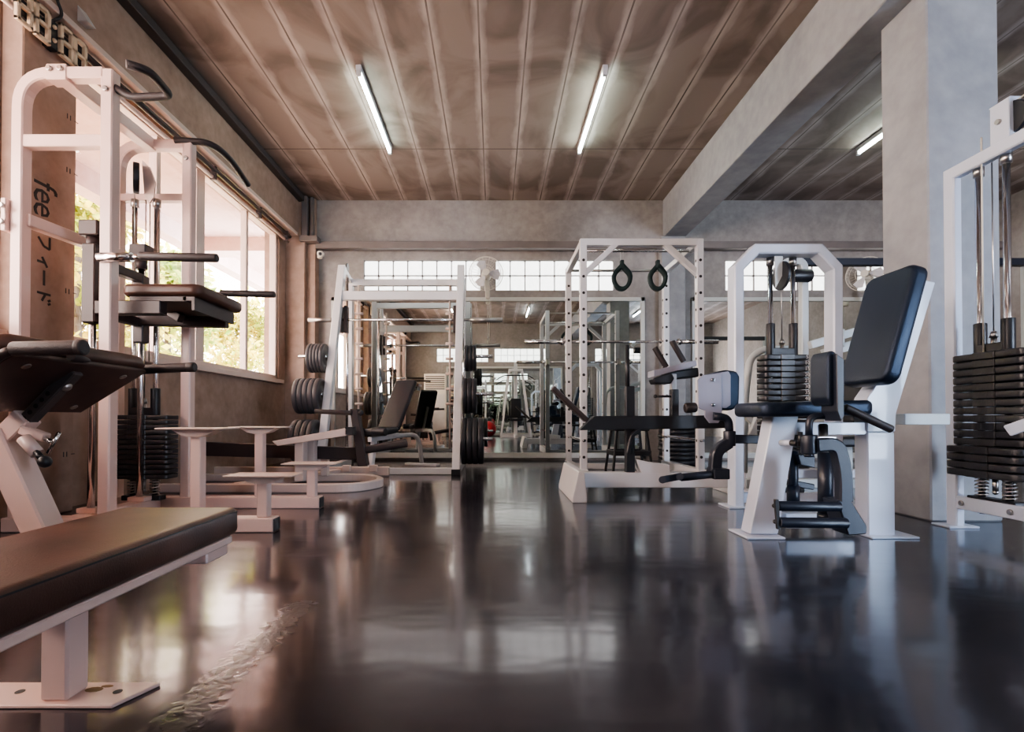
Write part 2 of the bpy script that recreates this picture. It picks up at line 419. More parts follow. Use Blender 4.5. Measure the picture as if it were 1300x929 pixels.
def textmesh(txt, size, depth=.002):
    cu = bpy.data.curves.new('txt', 'FONT'); cu.body = txt; cu.size = size; cu.extrude = depth/2; cu.align_x = 'CENTER'; cu.align_y = 'CENTER'
    cu.resolution_u = 2
    o = bpy.data.objects.new('txt', cu); COL.objects.link(o)
    dg = bpy.context.evaluated_depsgraph_get(); me = bpy.data.meshes.new_from_object(o.evaluated_get(dg))
    bm = bmesh.new(); bm.from_mesh(me)
    bpy.data.objects.remove(o); bpy.data.curves.remove(cu); bpy.data.meshes.remove(me)
    mb = MB(); mb.bm.free(); mb.bm = bm; return mb
def basis(x, y, o):
    x, y = V(x).normalized(), V(y).normalized(); z = x.cross(y)
    m = Matrix((x, y, z)).transposed().to_4x4(); m.translation = V(o); return m

# ------------------------------------------------------------------ room shell
XL, YB, YF, ZC, XR = -2.66, 6.64, -1.95, 3.40, 6.6
structure('floor', MB().lim(XL-.2, XR+.2, YF-.2, YB+.2, -.1, 0, 0), M['floor'])
structure('ceiling', MB().lim(XL-.2, XR+.2, YF-.2, YB+.2, ZC, ZC+.15, 0), M['ceiling'])
W1Y0, W1Y1 = 3.10, 6.22      # window bay behind the pilaster
WZ0, WZ1 = 1.03, 2.86
left = MB()
left.lim(XL-.18, XL, YF, YB+.2, 0, WZ0, 0)
left.lim(XL-.18, XL, YF, YB+.2, WZ1, ZC, 0)
left.lim(XL-.18, XL, W1Y1, YB+.2, WZ0, WZ1, 0)
left.lim(XL-.18, XL, 2.68, W1Y0, WZ0, WZ1, 0)
left.lim(XL-.18, XL, YF, -1.2, WZ0, WZ1, 0)
structure('wall_left', left, M['concwarm'])
structure('beam_left', MB().lim(XL, -2.50, YF, 6.56, 2.90, ZC, .006), M['concwarm'])
structure('beam_right', MB().lim(2.207, 2.49, YF, 6.56, 2.91, ZC, .006), M['conclight'])
structure('beam_back', MB().lim(-2.46, XR, 6.56, YB, 2.86, ZC, 0), M['conc'])
structure('pilaster_left', MB().lim(XL, -2.54, 2.70, 3.05, 0, ZC, .006), M['concwarm'])
structure('column_right', MB().lim(2.354, 2.745, 2.72, 3.045, 0, ZC, .008), M['conclight'])
structure('column_corner', MB().lim(XL, -2.42, 6.42, YB, 0, ZC, .004).lim(-2.42, -2.31, 6.50, YB, 0, ZC, .004), M['concwarm'])
structure('pilaster_back', MB().lim(PX(841, 6.5), PX(871, 6.5), 6.5, YB, 0, 2.91, .005), M['conclight'])
# grey steel channels and trunking
structure('trim_1', MB().lim(-2.30, XR, 6.47, 6.56, 2.745, 2.835, .003), M['greytrim'])
structure('trim_2', MB().lim(-2.50, -2.42, YF, 6.5, 3.32, 3.39, .004), M['darktrim'])
structure('trim_3', MB().lim(-2.455, -2.385, 6.40, 6.47, 2.86, 3.39, .003).lim(-2.36, -2.32, 6.44, 6.49, 2.86, 3.39, .003).lim(-2.47, -2.24, 6.36, 6.50, 2.80, 2.87, .003), M['greytrim'])
structure('trim_4', MB().lim(-2.60, -2.48, YF, 6.35, 2.86, 2.90, .003), M['alu'])

# back wall with glass block strips
BW = [(461, 610), (629, 780), (922, 1071), (1090, 1240)]
gz0, gz1 = PZ(368.5, YB), PZ(330, YB)
def wallwith(y0, y1, holes, z0, z1, mat, name, xl=XL-.18, xr=XR, added_opening=None):
    w = MB()
    if added_opening: w.lim(xl, added_opening[0], y0, y1, 0, z0, 0); w.lim(added_opening[1], xr, y0, y1, 0, z0, 0)
    else: w.lim(xl, xr, y0, y1, 0, z0, 0)
    w.lim(xl, xr, y0, y1, z1, ZC, 0)
    xs = [xl]+[v for h in holes for v in h]+[xr]
    for i in range(0, len(xs), 2): w.lim(xs[i], xs[i+1], y0, y1, z0, z1, 0)
    return structure(name, w, mat)
holesB = [(PX(a, YB), PX(b, YB)) for a, b in BW]
wallwith(YB, YB+.2, holesB, gz0, gz1, M['conc'], 'wall_back')
holesF = [(a, b) for a, b in holesB]
wallwith(YF-.2, YF, holesF, gz0, gz1, M['conc'], 'wall_front', added_opening=(4.62, 5.88))  # opening added out of view to let cool daylight in
wn = 0
def blockwindow(x0, x1, y, sgn, n):
    global wn; wn += 1
    fr = MB(); cw = (x1-x0)/n; rh = (gz1-gz0)/2
    for i in range(n+1): fr.lim(x0+i*cw-.006, x0+i*cw+.006, y+sgn*.02, y+sgn*.10, gz0, gz1, 0)
    for j in range(3): fr.lim(x0, x1, y+sgn*.02, y+sgn*.10, gz0+j*rh-.006, gz0+j*rh+.006, 0)
    root = structure('window_%d' % wn, fr, M['greytrim'])
    g = MB()
    for i in range(n):
        for j in range(2):
            g.lim(x0+i*cw+.006, x0+(i+1)*cw-.006, y+sgn*.03, y+sgn*.10, gz0+j*rh+.006, gz0+(j+1)*rh-.006, .012)
    obj('glass_blocks', g, M['gblock'], root)
for (a, b) in holesB: blockwindow(a, b, YB, 1, 8)
for (a, b) in holesF: blockwindow(a, b, YF, -1, 8)

# right side of the next bay: solid wall without openings
rw = MB(); rw.lim(XR, XR+.2, YF, YB, 0, 1.0, 0); rw.lim(XR, XR+.2, YF, YB, 2.8, ZC, 0)
for (a, b) in ((YF, YB),): rw.lim(XR, XR+.2, a, b, 1.0, 2.8, 0)
structure('wall_right', rw, M['conc'])

# left windows: aluminium frames with sliding sashes
def slidewindow(y0, y1, muls):
    global wn; wn += 1
    f = MB(); x0, x1 = XL-.10, XL-.02
    f.lim(x0, x1, y0, y1, WZ0, WZ0+.05); f.lim(x0, x1, y0, y1, WZ1-.05, WZ1); f.lim(x0, x1, y0, y0+.045, WZ0, WZ1); f.lim(x0, x1, y1-.045, y1, WZ0, WZ1)
    f.lim(x0-.02, XL+.05, y0-.05, y1+.05, WZ0-.05, WZ0)
    root = structure('window_%d' % wn, f, M['alu'])
    for m, w in muls: obj('mullion', MB().lim(x0+.01, x1-.005, m-w/2, m+w/2, WZ0+.04, WZ1-.04), M['alu'], root)
    ys = [y0+.04]+[m for m, w in muls]+[y1-.04]
    for a, b in zip(ys, ys[1:]):
        obj('window_pane', MB().lim(XL-.062, XL-.056, a, b, WZ0+.04, WZ1-.04, 0), M['pane'], root)
    return root
w = slidewindow(W1Y0, W1Y1, [(3.55, .05), (4.02, .05), (4.60, .13), (5.47, .05)])
slidewindow(-1.2, 2.68, [(-.2, .05), (.75, .12), (1.7, .05)])
# curtain rail along the top of the window
r_ = thing('curtain_rail', 'double brown metal rail along the top of the left window', 'rail', (-2.56, 4.6, 2.83))
obj('rod', MB().cyl((-2.56, 2.0, 2.83), (-2.56, 6.30, 2.83), .022), M['brownsteel'], r_)
obj('rod', MB().cyl((-2.58, 2.0, 2.765), (-2.58, 6.30, 2.765), .016), M['alu'], r_)
for y in (2.2, 3.4, 4.6, 5.5, 6.2): obj('bracket', MB().lim(-2.60, -2.545, y-.012, y+.012, 2.74, 2.865), M['brownsteel'], r_)

# ------------------------------------------------------------------ mirrors
def mirror_thing(x0, x1, y, sgn, label, ztop, zbot=.03):
    t = thing('wall_mirror', label, 'mirror', ((x0+x1)/2, y, zbot))
    fw = .05; f = MB()
    f.lim(x0, x1, y, y+sgn*.04, zbot, zbot+.07); f.lim(x0, x1, y, y+sgn*.04, ztop-fw, ztop)
    f.lim(x0, x0+fw, y, y+sgn*.04, zbot, ztop); f.lim(x1-fw, x1, y, y+sgn*.04, zbot, ztop)
    obj('frame', f, M['mframe'], t)
    obj('mirror_glass', MB().lim(x0+.01, x1-.01, y, y+sgn*.02, zbot+.01, ztop-.01, 0), M['mirror'], t)
mzt = PZ(378, YB)
mirror_thing(PX(421, YB), PX(818, YB), YB, -1, 'large wall mirror behind the smith machine and the power rack', mzt)
mirror_thing(PX(878, YB), 6.3, YB, -1, 'wall mirror right of the narrow concrete pilaster, behind the weight tower', mzt)
mirror_thing(-1.43, 2.07, YF, 1, 'mirror on the opposite wall, seen only as a reflection', 2.1)

# ------------------------------------------------------------------ ceiling lights
M['tubewarm'] = emis('warm fluorescent tube glass', (1, .86, .78), 30)
M['tubecool'] = emis('cool fluorescent tube glass', (.84, .93, 1), 30)
def tube_light(x, y0, y1, label, group, m='tube'):
    t = thing('fluorescent_light', label, 'light', (x, (y0+y1)/2, ZC-.045), group)
    obj('fixture', MB().lim(x-.022, x+.022, y0, y1, ZC-.045, ZC, .004), M['white'], t)
    obj('tube', MB().cyl((x, y0+.03, ZC-.065), (x, y1-.03, ZC-.065), .014, n=12), M[m], t)
    obj('end_cap', MB().lim(x-.018, x+.018, y0, y0+.03, ZC-.085, ZC-.045), M['white'], t)
    obj('end_cap', MB().lim(x-.018, x+.018, y1-.03, y1, ZC-.085, ZC-.045), M['white'], t)
tube_light(-1.09, 4.02, 5.26, 'lit fluorescent tube on the ceiling, the left one of two', 'ceiling tubes')
tube_light(.895, 4.02, 5.26, 'lit fluorescent tube on the ceiling just left of the concrete beam', 'ceiling tubes')
tube_light(3.83, 4.02, 5.28, 'lit fluorescent tube in the dark bay, cut off by the concrete column', 'ceiling tubes')
for x in (-1.09, .895, 3.83):
    tube_light(x, -.62, .62, 'lit fluorescent tube over the near half of the gym, seen in the mirror', 'near ceiling tubes', 'tubewarm' if x < 0 else 'tubecool')

# ------------------------------------------------------------------ writing on the pilaster, clock, camera
fx = -2.5395
pw = thing('painted_writing', 'black handwritten lettering fee and Japanese characters down the left concrete pilaster', 'writing', (fx, 2.835, 1.5))
for ch, py in (('f', 236), ('e', 250.5), ('e', 268)):
    t = textmesh(ch, .215); t.bm.transform(Matrix.Scale(.86, 4, (1, 0, 0)))
    t.bm.transform(basis((0, 0, -1), (0, 1, 0), (fx, 2.835+(.0 if ch == 'f' else .0), PZ(py, 2.84)))); obj('letter', t, M['ink'], pw)
def glyph(z0, size, strokes, y0=2.795):
    wr = MB()
    for st in strokes:
        pts = [V((fx, y0+v*size, z0-u*size)) for (u, v) in st]
        for a, b in zip(pts, pts[1:]): wr.bar(a, b, .013, .002, 0, ref=(1, 0, 0))
    obj('letter', wr, M['ink'], pw)
zz = PZ(300, 2.87)
glyph(zz, .085, [[(.1, .9), (.9, .9), (.8, .45), (.3, .05)]])
glyph(zz-.125, .065, [[(.9, .95), (.1, .45)], [(.55, .7), (.55, .0)]])
glyph(zz-.205, .085, [[(0, .5), (1, .5)]])
glyph(zz-.315, .085, [[(.25, 1), (.25, 0)], [(.25, .62), (.75, .35)], [(.6, 1), (.7, .8)], [(.82, 1), (.92, .8)]])
mk = MB()
for (y, z) in ((2.98, PZ(150, 2.98)), (2.98, PZ(218, 2.98)), (2.98, PZ(372, 2.98)), (2.975, PZ(580, 2.98))):
    for k in range(2): mk.lim(fx-.001, fx+.001, y+k*.022, y+k*.022+.005, z, z+.03, 0); mk.lim(fx-.001, fx+.001, y+.055, y+.08, z+.012, z+.016, 0)
single('pencil_marks', mk, M['ink'], 'small faded level marks on the left concrete pilaster', 'marks', origin=(fx, 2.98, 1.5))
# clock digits
ck = thing('digital_clock', 'pale digital clock with hollow numerals 88:88 high on the left pilaster', 'clock', (-2.50, 2.82, 2.63))
def digit(yc, zc, w=.094, h=.19):
    d = MB(); t_ = .021; X0, X1 = -2.505, -2.480
    for z in (-h/2+t_/2, 0, h/2-t_/2): d.lim(X0, X1, yc-w/2, yc+w/2, zc+z-t_/2, zc+z+t_/2, .004)
    for y in (-w/2+t_/2, w/2-t_/2): d.lim(X0, X1, yc+y-t_/2, yc+y+t_/2, zc-h/2, zc+h/2, .004)
    return d
cz = 2.735
for yc in (2.65, 2.758, 2.914, 3.010): obj('digit', digit(yc, cz), M['gold'], ck)
obj('backing', MB().lim(-2.515, -2.505, 2.61, 3.04, cz-.05, cz+.05).lim(-2.54, -2.495, 2.808, 2.862, cz-.085, cz+.075), M['black'], ck)
obj('colon', MB().ball((-2.492, 2.835, cz+.038), .012).ball((-2.492, 2.835, cz-.038), .012), M['gold'], ck)
obj('cable', MB().tube(arc([(-2.50, 2.83, cz+.07), (-2.47, 2.87, cz+.13), (-2.48, 2.83, cz+.2), (-2.485, 2.84, 3.1)], .05), .008), M['black'], ck)
single('junction_box', MB().prism([P(88, 26, 3.0), P(111, 26, 3.0), P(96, 2, 3.0), P(88, 2, 3.0)], (0, .07, 0), .003), M['cream'], 'small angular cream bracket box under the left beam beside the clock', 'box', origin=P(98, 20, 3.02))
cc = thing('security_camera', 'small white dome camera on the corner column by the back wall', 'camera', (PX(404, 6.4), 6.45, PZ(323, 6.45)))
c0 = V((PX(404, 6.4), 6.45, PZ(323, 6.45)))
obj('mount', MB().lim(c0.x-.04, c0.x+.02, c0.y, c0.y+.05, c0.z-.045, c0.z+.045, .006), M['plastic'], cc)
obj('housing', MB().cyl(c0+V((.01, 0, 0)), c0+V((.03, -.09, -.02)), .042, n=18, bev=.008), M['plastic'], cc)
obj('lens', MB().cyl(c0+V((.031, -.09, -.021)), c0+V((.034, -.10, -.023)), .02, n=16), M['black'], cc)

# ------------------------------------------------------------------ wall fans
def fan(cx, cy, cz, yaw, label, stringlen):
    t = thing('wall_fan', label, 'fan', (cx, cy, cz), 'wall fans')
    R = Matrix.Rotation(yaw, 4, 'Z')
    def L_(p): return V((cx, cy, cz))+(R @ V(p))
    # head faces -Y when yaw=0
    def part(name, mb, mat):
        mb.bm.transform(Matrix.Translation((cx, cy, cz)) @ R); return obj(name, mb, mat, t)
    g = MB(); rr = .215
    for y, r in ((-.11, .10), (-.085, .19), (-.05, rr), (-.01, .19), (.02, .10)):
        g.tube([(r*math.cos(a*math.pi/16), y, r*math.sin(a*math.pi/16)) for a in range(32)], .0022 if r != rr else .005, 6, closed=True)
    for k in range(28):
        a = k*2*math.pi/28; c, s = math.cos(a), math.sin(a)
        g.tube([(c*r, y, s*r) for (r, y) in ((.045, -.118), (.12, -.108), (.185, -.088), (rr, -.05), (.185, -.012), (.10, .02), (.05, .03))], .0010, 4)
    part('guard', g, M['plastic'])
    b = MB()
    for k in range(3):
        a0 = k*2*math.pi/3
        pts = []
        for (r, da) in ((.035, -.3), (.10, -.55), (.175, -.45), (.185, 0), (.165, .35), (.09, .42), (.035, .3)):
            pts.append(V((r*math.cos(a0+da), -.045-.05*da, r*math.sin(a0+da))))
        b.prism(pts, (0, .002, 0))
    part('blade', b, simple_blade)
    part('hub', MB().cyl((0, -.125, 0), (0, -.115, 0), .045, n=24, bev=.004).cyl((0, -.07, 0), (0, -.03, 0), .03), M['plastic'])
    part('motor', MB().cyl((0, .0, 0), (0, .13, 0), .062, n=24, bev=.02), M['plastic'])
    mt = MB(); mt.bar((0, .06, -.03), (.02, .05, -.20), .07, .05, .015, 3); mt.bar((.02, .05, -.18), (.02, .05, -.30), .06, .07, .02, 3)
    part('bracket', mt, M['plastic'])
    st = MB()
    for k, dx in enumerate((-.005, .02)):
        st.cyl((dx+.02, .02, -.30), (dx+.02, .02, -.30-stringlen*(1-.07*k)), .0025, n=6); st.cyl((dx+.02, .02, -.31-stringlen*(1-.07*k)), (dx+.02, .02, -.27-stringlen*(1-.07*k)), .006, n=8)
    part('pull_cord', st, M['rope'])
simple_blade = simple('pale fan blade', (.70, .68, .72), .3)
fan(PX(617, 6.40), 6.42, PZ(348, 6.40), 0, 'white wall fan facing forward, between the glass block windows', .52)
fan(PX(1102, 6.38), 6.38, PZ(348, 6.35), -.85, 'white wall fan turned sideways, beside the concrete column', .42)

# ================================================================== ASSISTED CHIN AND DIP MACHINE (left)
Wm = M['white']
XA, XB_, Y1, Y2 = PX(24, 2.5), PX(137, 2.5), 2.50, 3.15
zt = PZ(96, 2.5)
cm = thing('chin_dip_machine', 'tall white assisted chin-up and dip machine with kneeling pad, by the left pilaster', 'gym machine', ((XA+XB_)/2, 2.8, 0))
def uframe(y, name):
    f = MB(); f.rect(arc([(XA, y, .0), (XA, y, zt), (XB_-.02, y, zt)], .17, 8), .058, .060, ref=(0, 1, 0))
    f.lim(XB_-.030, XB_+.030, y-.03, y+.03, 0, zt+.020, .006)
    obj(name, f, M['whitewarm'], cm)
uframe(Y1, 'front_frame'); uframe(Y2, 'rear_frame')
zc1 = PZ(181, Y1); obj('crossbar', MB().lim(XA, XB_, Y1-.024, Y1+.024, zc1-.03, zc1+.03), M['whitewarm'], cm)
zc2 = PZ(252, Y2); obj('crossbar', MB().lim(XA, XB_, Y2-.024, Y2+.024, zc2-.022, zc2+.022), M['whitewarm'], cm)
xm = (XA+XB_)/2-.02
obj('top_beam', MB().bar((xm, Y1, zt), (xm, Y2, zt), .07, .07).lim(xm-.055, xm+.045, Y1-.034, Y1+.034, zt-.04, zt+.038), M['whitewarm'], cm)
sb = MB().bar((XA+.02, Y1, 1.545), (XA+.08, 3.05, 1.545), .05, .06); sb.lim(XA-.055, XA-.03, Y1-.05, Y1+.04, 1.475, 1.635)
obj('side_rail', sb, M['whitewarm'], cm)
for p in ((xm-.035, Y1-.034, zt+.012), (xm+.02, Y1-.034, zt+.012), (XB_, Y1-.030, PZ(118, Y1)), (XB_, Y2-.030, PZ(204, Y2)), (XA-.04, Y1-.055, 1.515), (XA-.04, Y1-.055, 1.595)):
    obj('bolt', MB().cyl(p, V(p)+V((0, -.012, 0)), .014, n=10, bev=.004), M['bolt'], cm)
# base rails
XE = PX(406, 3.12)
obj('base_rail', MB().lim(XA-.05, XE, Y1-.04, Y1+.04, 0, .07, .005), M['whitewarm'], cm)
obj('base_rail', MB().lim(XA-.05, XE, Y2-.04, Y2+.04, 0, .07, .005), M['whitewarm'], cm)
obj('base_rail', MB().lim(-2.13, -2.05, Y1+.04, Y2-.04, .0, .07, .005), M['whitewarm'], cm)
# steps
for (x, y, z, w_) in ((-1.465, Y1, PZ(543, 2.45), .33), (-1.137, Y1, PZ(603, 2.45), .33), (-1.458, Y2, PZ(541.5, 3.1), .33), (-1.133, Y2, PZ(588, 3.1), .33)):
    obj('step_post', MB().lim(x-.026, x+.026, y-.026, y+.026, .07, z-.012, .004), M['whitewarm'], cm)
    s_ = MB().box((x, y, z-.004), (w_, .16, .008), None, .002)
    g_ = [(x-w_*.34, y, z-.008), (x+w_*.34, y, z-.008), (x+w_*.20, y, z-.035), (x+.026, y, z-.045), (x-.026, y, z-.045), (x-w_*.20, y, z-.035)]
    s_.prism([V(p)+V((0, -.04, 0)) for p in g_], (0, .08, 0))
    obj('step_plate', s_, M['creamwarm'], cm)
for y in (Y1, Y2): obj('end_cap', MB().lim(XE, XE+.006, y-.036, y+.036, .004, .066), M['black'], cm)
# guide rods of the kneeling carriage
rx = -2.09
for y in (2.62, 2.98):
    obj('guide_rod', MB().cyl((rx, y, .07), (rx, y, 1.56), .017), M['chrome'], cm)
    obj('rod_foot', MB().lim(rx-.05, rx+.05, y-.035, y+.035, .07, .095), M['whitewarm'], cm)
    obj('rod_stop', MB().lim(rx-.05, rx+.05, y-.04, y+.04, 1.50, 1.58, .006).cyl((rx, y, 1.44), (rx, y, 1.5), .03), M['brownsteel'], cm)
ca = MB(); ca.lim(rx-.035, rx+.035, 2.585, 2.655, 1.05, 1.46, .006); ca.lim(rx-.03, rx+.03, 2.95, 3.01, 1.0, 1.40, .006)
ca.bar((rx, 2.65, 1.38), (rx, 2.98, 1.38), .05, .05); ca.bar((rx, 2.65, 1.12), (rx, 2.98, 1.12), .05, .05)
ca.bar((rx, 2.98, 1.30), (-1.80, 2.9, 1.13), .04, .05); ca.bar((rx, 2.62, 1.13), (-1.72, 2.62, 1.13), .06, .07); ca.bar((rx, 2.95, 1.13), (-1.60, 3.02, 1.13), .06, .06)
obj('carriage', ca, M['brownsteel'], cm)
obj('kneeling_pad', MB().pad((-1.73, 2.835, 1.225), (.42, .47, .062), bev=.02, corner=.05), M['brownvinyl'], cm)
tr = MB(); tr.lim(-1.90, -1.60, 2.62, 3.04, 1.165, 1.194, .003); tr.prism([(-1.62, 2.62, 1.19), (-1.56, 2.62, 1.19), (-1.56, 2.62, 1.12), (-1.575, 2.62, 1.12), (-1.575, 2.62, 1.17), (-1.62, 2.62, 1.17)], (0, .40, 0))
obj('pad_tray', tr, M['brownsteel'], cm)
# dip handles
for (y, sx) in ((Y1-.04, PX(275, 2.46)), (Y2+.04, PX(348, 3.19))):
    z = 1.345
    obj('dip_socket', MB().cyl((XB_-.02, y, z), (XB_+.14, y, z), .023).cyl((XB_+.13, y, z), (XB_+.20, y, z), .014), M['chrome'], cm)
    obj('dip_grip', MB().cyl((XB_+.18, y, z+.005), (sx, y, z-.004), .021, bev=.006), M['foam'], cm)
# chin-up handles
obj('chin_up_handle', MB().tube(arc([P(140, 108, 2.5), P(166, 124, 2.5), P(217, 122, 2.5), P(190, 90, 2.33), P(160, 81, 2.27)], .04), .019), M['foam'], cm)
obj('chin_up_handle', MB().tube(arc([P(222, 178, 3.12), P(268, 181, 3.15), P(292, 201, 3.3), P(315, 235, 3.5)], .10), .020), M['foam'], cm)
# pulley
pc = P(183, 230, 3.02)
wc = P(173, 226, 2.96); obj('pulley', MB().cyl(wc-V((.82, .57, 0))*.016, wc+V((.82, .57, 0))*.016, .088, n=28, bev=.004), M['black'], cm)
obj('pulley_bracket', MB().prism([P(180, 203, 2.98), P(190, 212, 2.98), P(197, 232, 2.98), P(195, 250, 2.98), P(189, 258, 2.98), P(183, 246, 2.98)], (0, .01, 0)), M['creamwarm'], cm)
obj('cable', MB().cyl(P(171, 232, 3.0), P(171, 315, 3.0), .003, n=6).cyl((-2.11, 3.08, .9), (-2.11, 3.08, 1.93), .003, n=6).cyl((-2.11, 3.08, 1.93), pc, .003, n=6), M['bolt'], cm)

def weight_stack(root, cx, cy, zb, n, ph, wx, wy, rods, ztop, extra=None, cap=(.13, .06), numbers=None):
    """rods: list of (x,y); n plates of height ph starting at zb. numbers: plate labels on the -Y side"""
    for (x, y) in rods:
        obj('guide_rod', MB().cyl((x, y, .09), (x, y, ztop), .0145), M['chrome'], root)
        obj('rod_collar', MB().cyl((x, y, ztop-.05), (x, y, ztop), .022), M['bolt'], root)
        obj('spring', MB().tube(helix((x, y, zb-.10), (x, y, zb), .024, 6, 10), .004, 6), M['bolt'], root)
    (xa, ya), (xb, yb) = rods
    ln = V((xb-xa, yb-ya, 0)).normalized()
    obj('spring_base', MB().bar(V((xa, ya, zb-.115))-ln*.05, V((xb, yb, zb-.115))+ln*.05, .06, .03), M['black'], root)
    for k in range(n):
        z = zb+k*ph+ph/2
        w, d = wx, wy
        if extra and k < extra[0]: w, d = wx*extra[1], wy*extra[2]
        mb = MB().pad((cx, cy, z), (w, d, ph*.86), bev=.006, corner=min(w, d)*.22)
        mb.box((cx, cy, z), (w*.30, d+.012, ph*.93) if wx > wy else (w+.012, d*.30, ph*.93), None, .003)
        o = obj('weight_plate', mb, M['iron'], root)
        if numbers and k >= n-numbers[0]:
            t = textmesh(str(5*(n-k)), .032); nx = numbers[1]
            t.bm.transform(basis((1, 0, 0), (0, 0, 1), (nx, cy-d/2-.004, z-.001)))
            obj('numeral', t, M['numeral'], o)
    zt_ = zb+n*ph
    hd = MB(); 
    for (x, y) in rods: hd.cyl((x, y, zt_-.01), (x, y, zt_+cap[0]), .026, n=18, bev=.004)
    hd.bar((xa, ya, zt_+.02), (xb, yb, zt_+.02), .05, .045)
    obj('stack_head', hd, M['black'], root)
    mx_, my_ = (xa+xb)/2, (ya+yb)/2
    obj('selector_stem', MB().cyl((mx_, my_, zt_), (mx_, my_, zt_+.075), .012).cyl((mx_, my_, zt_+.07), (mx_, my_, zt_+.10), .018, .010).cyl((mx_, my_, zt_+.1), (mx_, my_, ztop), .003, n=6), M['bolt'], root)
    obj('selector_pin', MB().cyl((mx_, my_, zb-.07), (mx_, my_, zb), .012).ball((mx_, my_, zb-.07), .013), M['bolt'], root)
weight_stack(cm, -2.115, 3.05, PZ(607, 3.05), 13, .0295, .36, .13, [(-2.182, 3.05), (-2.048, 3.05)], PZ(258, 3.1), cap=(.16, .06))

# ================================================================== FLAT BENCH, foreground left
fb = thing('flat_bench', 'flat exercise bench with worn brown vinyl top on a single white post, nearest the camera', 'bench', (-.855, .9, 0))
pz = .316
obj('bench_pad', MB().pad((-.855, .80, pz-.035), (.322, 1.18, .07), bev=.016, corner=.03), M['brownvinyl'], fb)
sm_ = MB().tube([(-.855+.1575*sx_, .80+y_*.585, pz-.010) for sx_, y_ in ((1, -.97), (1, .97), (.9, 1), (-.9, 1), (-1, .97), (-1, -.97))], .0028, 6)
obj('piping', sm_, M['black'], fb)
obj('frame', MB().lim(-.99, -.703, .25, 1.36, pz-.092, pz-.072, .003).lim(-.88, -.83, .25, 1.36, pz-.13, pz-.092, .004).lim(-.80, -.72, 1.27, 1.37, pz-.125, pz-.09, .004), M['whitewarm'], fb)
obj('leg', MB().lim(-.884, -.829, .985, 1.04, .008, pz-.12, .005), M['whitewarm'], fb)
fp = [P(-20, 867, 1.06), P(208, 868, 1.06), P(150, 898, .973), P(-20, 898, .973)]
fpl = [(-1.13, .973), (-.725, .973), (-.69, 1.0), (-.692, 1.062), (-1.13, 1.062)]
fpl = [(-1.14, .975), (-.735, .975), (-.695, 1.06), (-1.14, 1.06)]
obj('foot_plate', MB().prism([(x, y, 0) for x, y in fpl], (0, 0, .008), .002), M['whitewarm'], fb)
obj('foot_hole', MB().cyl((-.758, 1.022, .0081), (-.758, 1.022, .0087), .0085).cyl((-.955, 1.022, .0081), (-.955, 1.022, .0087), .0085), M['black'], fb)
obj('rust_spot', MB().ball((-.812, 1.030, .008), .013, (1.4, .8, .12), 10).ball((-.795, 1.043, .008), .008, (1.6, .7, .12), 10), M['dirt'], fb)

# ================================================================== PREACHER PAD BENCH left edge
pb = thing('preacher_curl_bench', 'angled padded board with two foam grips on a white leaning leg, at the left edge', 'bench', (-1.55, 1.72, 0))
bt, bb = V((-1.395, 0, .745)), V((-1.645, 0, .59))
ax = (bt-bb).normalized(); nrm = V((-ax.z, 0, ax.x))    # normal up-left
Rb = Matrix((ax, V((0, 1, 0)), ax.cross(V((0, 1, 0))))).transposed()
mid = (bt+bb)/2
obj('board', MB().box((mid.x, 1.73, mid.z), (.31, .56, .018), Rb, .004), M['board'], pb)
up_ = Rb @ V((0, 0, 1)); 
if up_.z < 0: up_ = -up_
pc_ = V((mid.x, 1.73, mid.z))+up_*.038
obj('pad', MB().pad(pc_, (.34, .60, .058), Rb, bev=.022, corner=.04), M['brownvinyl'], pb)
for (a, y) in ((-.11, 1.53), (-.11, 1.93), (.11, 1.53), (.11, 1.93)):
    q = V((mid.x, y, mid.z))+ax*a-up_*.009; obj('bolt', MB().cyl(q, q-up_*.005, .013, n=14, bev=.002), M['bolt'], pb)
for a in (-.02, .05):
    q = V((mid.x, 1.72, mid.z))+ax*a-up_*.03; obj('bolt', MB().ball(q, .018), M['bolt'], pb)
q0 = P(15, 447, 1.44); q1 = P(106, 441, 1.44)
obj('grip', MB().cyl(P(17, 443, 1.43), P(100, 441, 1.43), .0215, bev=.004).cyl(P(98, 441, 1.43), P(108, 441, 1.43), .023, n=20, bev=.006), M['foam'], pb)
obj('grip', MB().cyl(P(180, 469, 2.05), P(240, 466, 2.05), .019, bev=.004).cyl(P(238, 466, 2.05), P(248, 466, 2.05), .020, n=20, bev=.006), M['foam'], pb)
obj('grip_bar', MB().tube(arc([P(-40, 500, 1.42), P(-5, 452, 1.43), P(20, 443, 1.43)], .05), .014).tube(arc([P(90, 452, 1.60), P(130, 463, 1.9), P(183, 469, 2.05)], .1), .012), M['brownsteel'], pb)
# adjusting tube with holes, white socket, leg
ta, tb = P(96, 470, 1.72), P(28, 541, 1.72)
ho = MB()
for k in range(6):
    q = ta.lerp(tb, .42+k*.11)+V((0, -.0205, 0)); ho.cyl(q, q+V((0, -.001, 0)), .008, n=12)
obj('adjusting_tube', MB().bar(ta, tb, .04, .04), M['darktrim'], pb, extra=(ho, M['ink']))

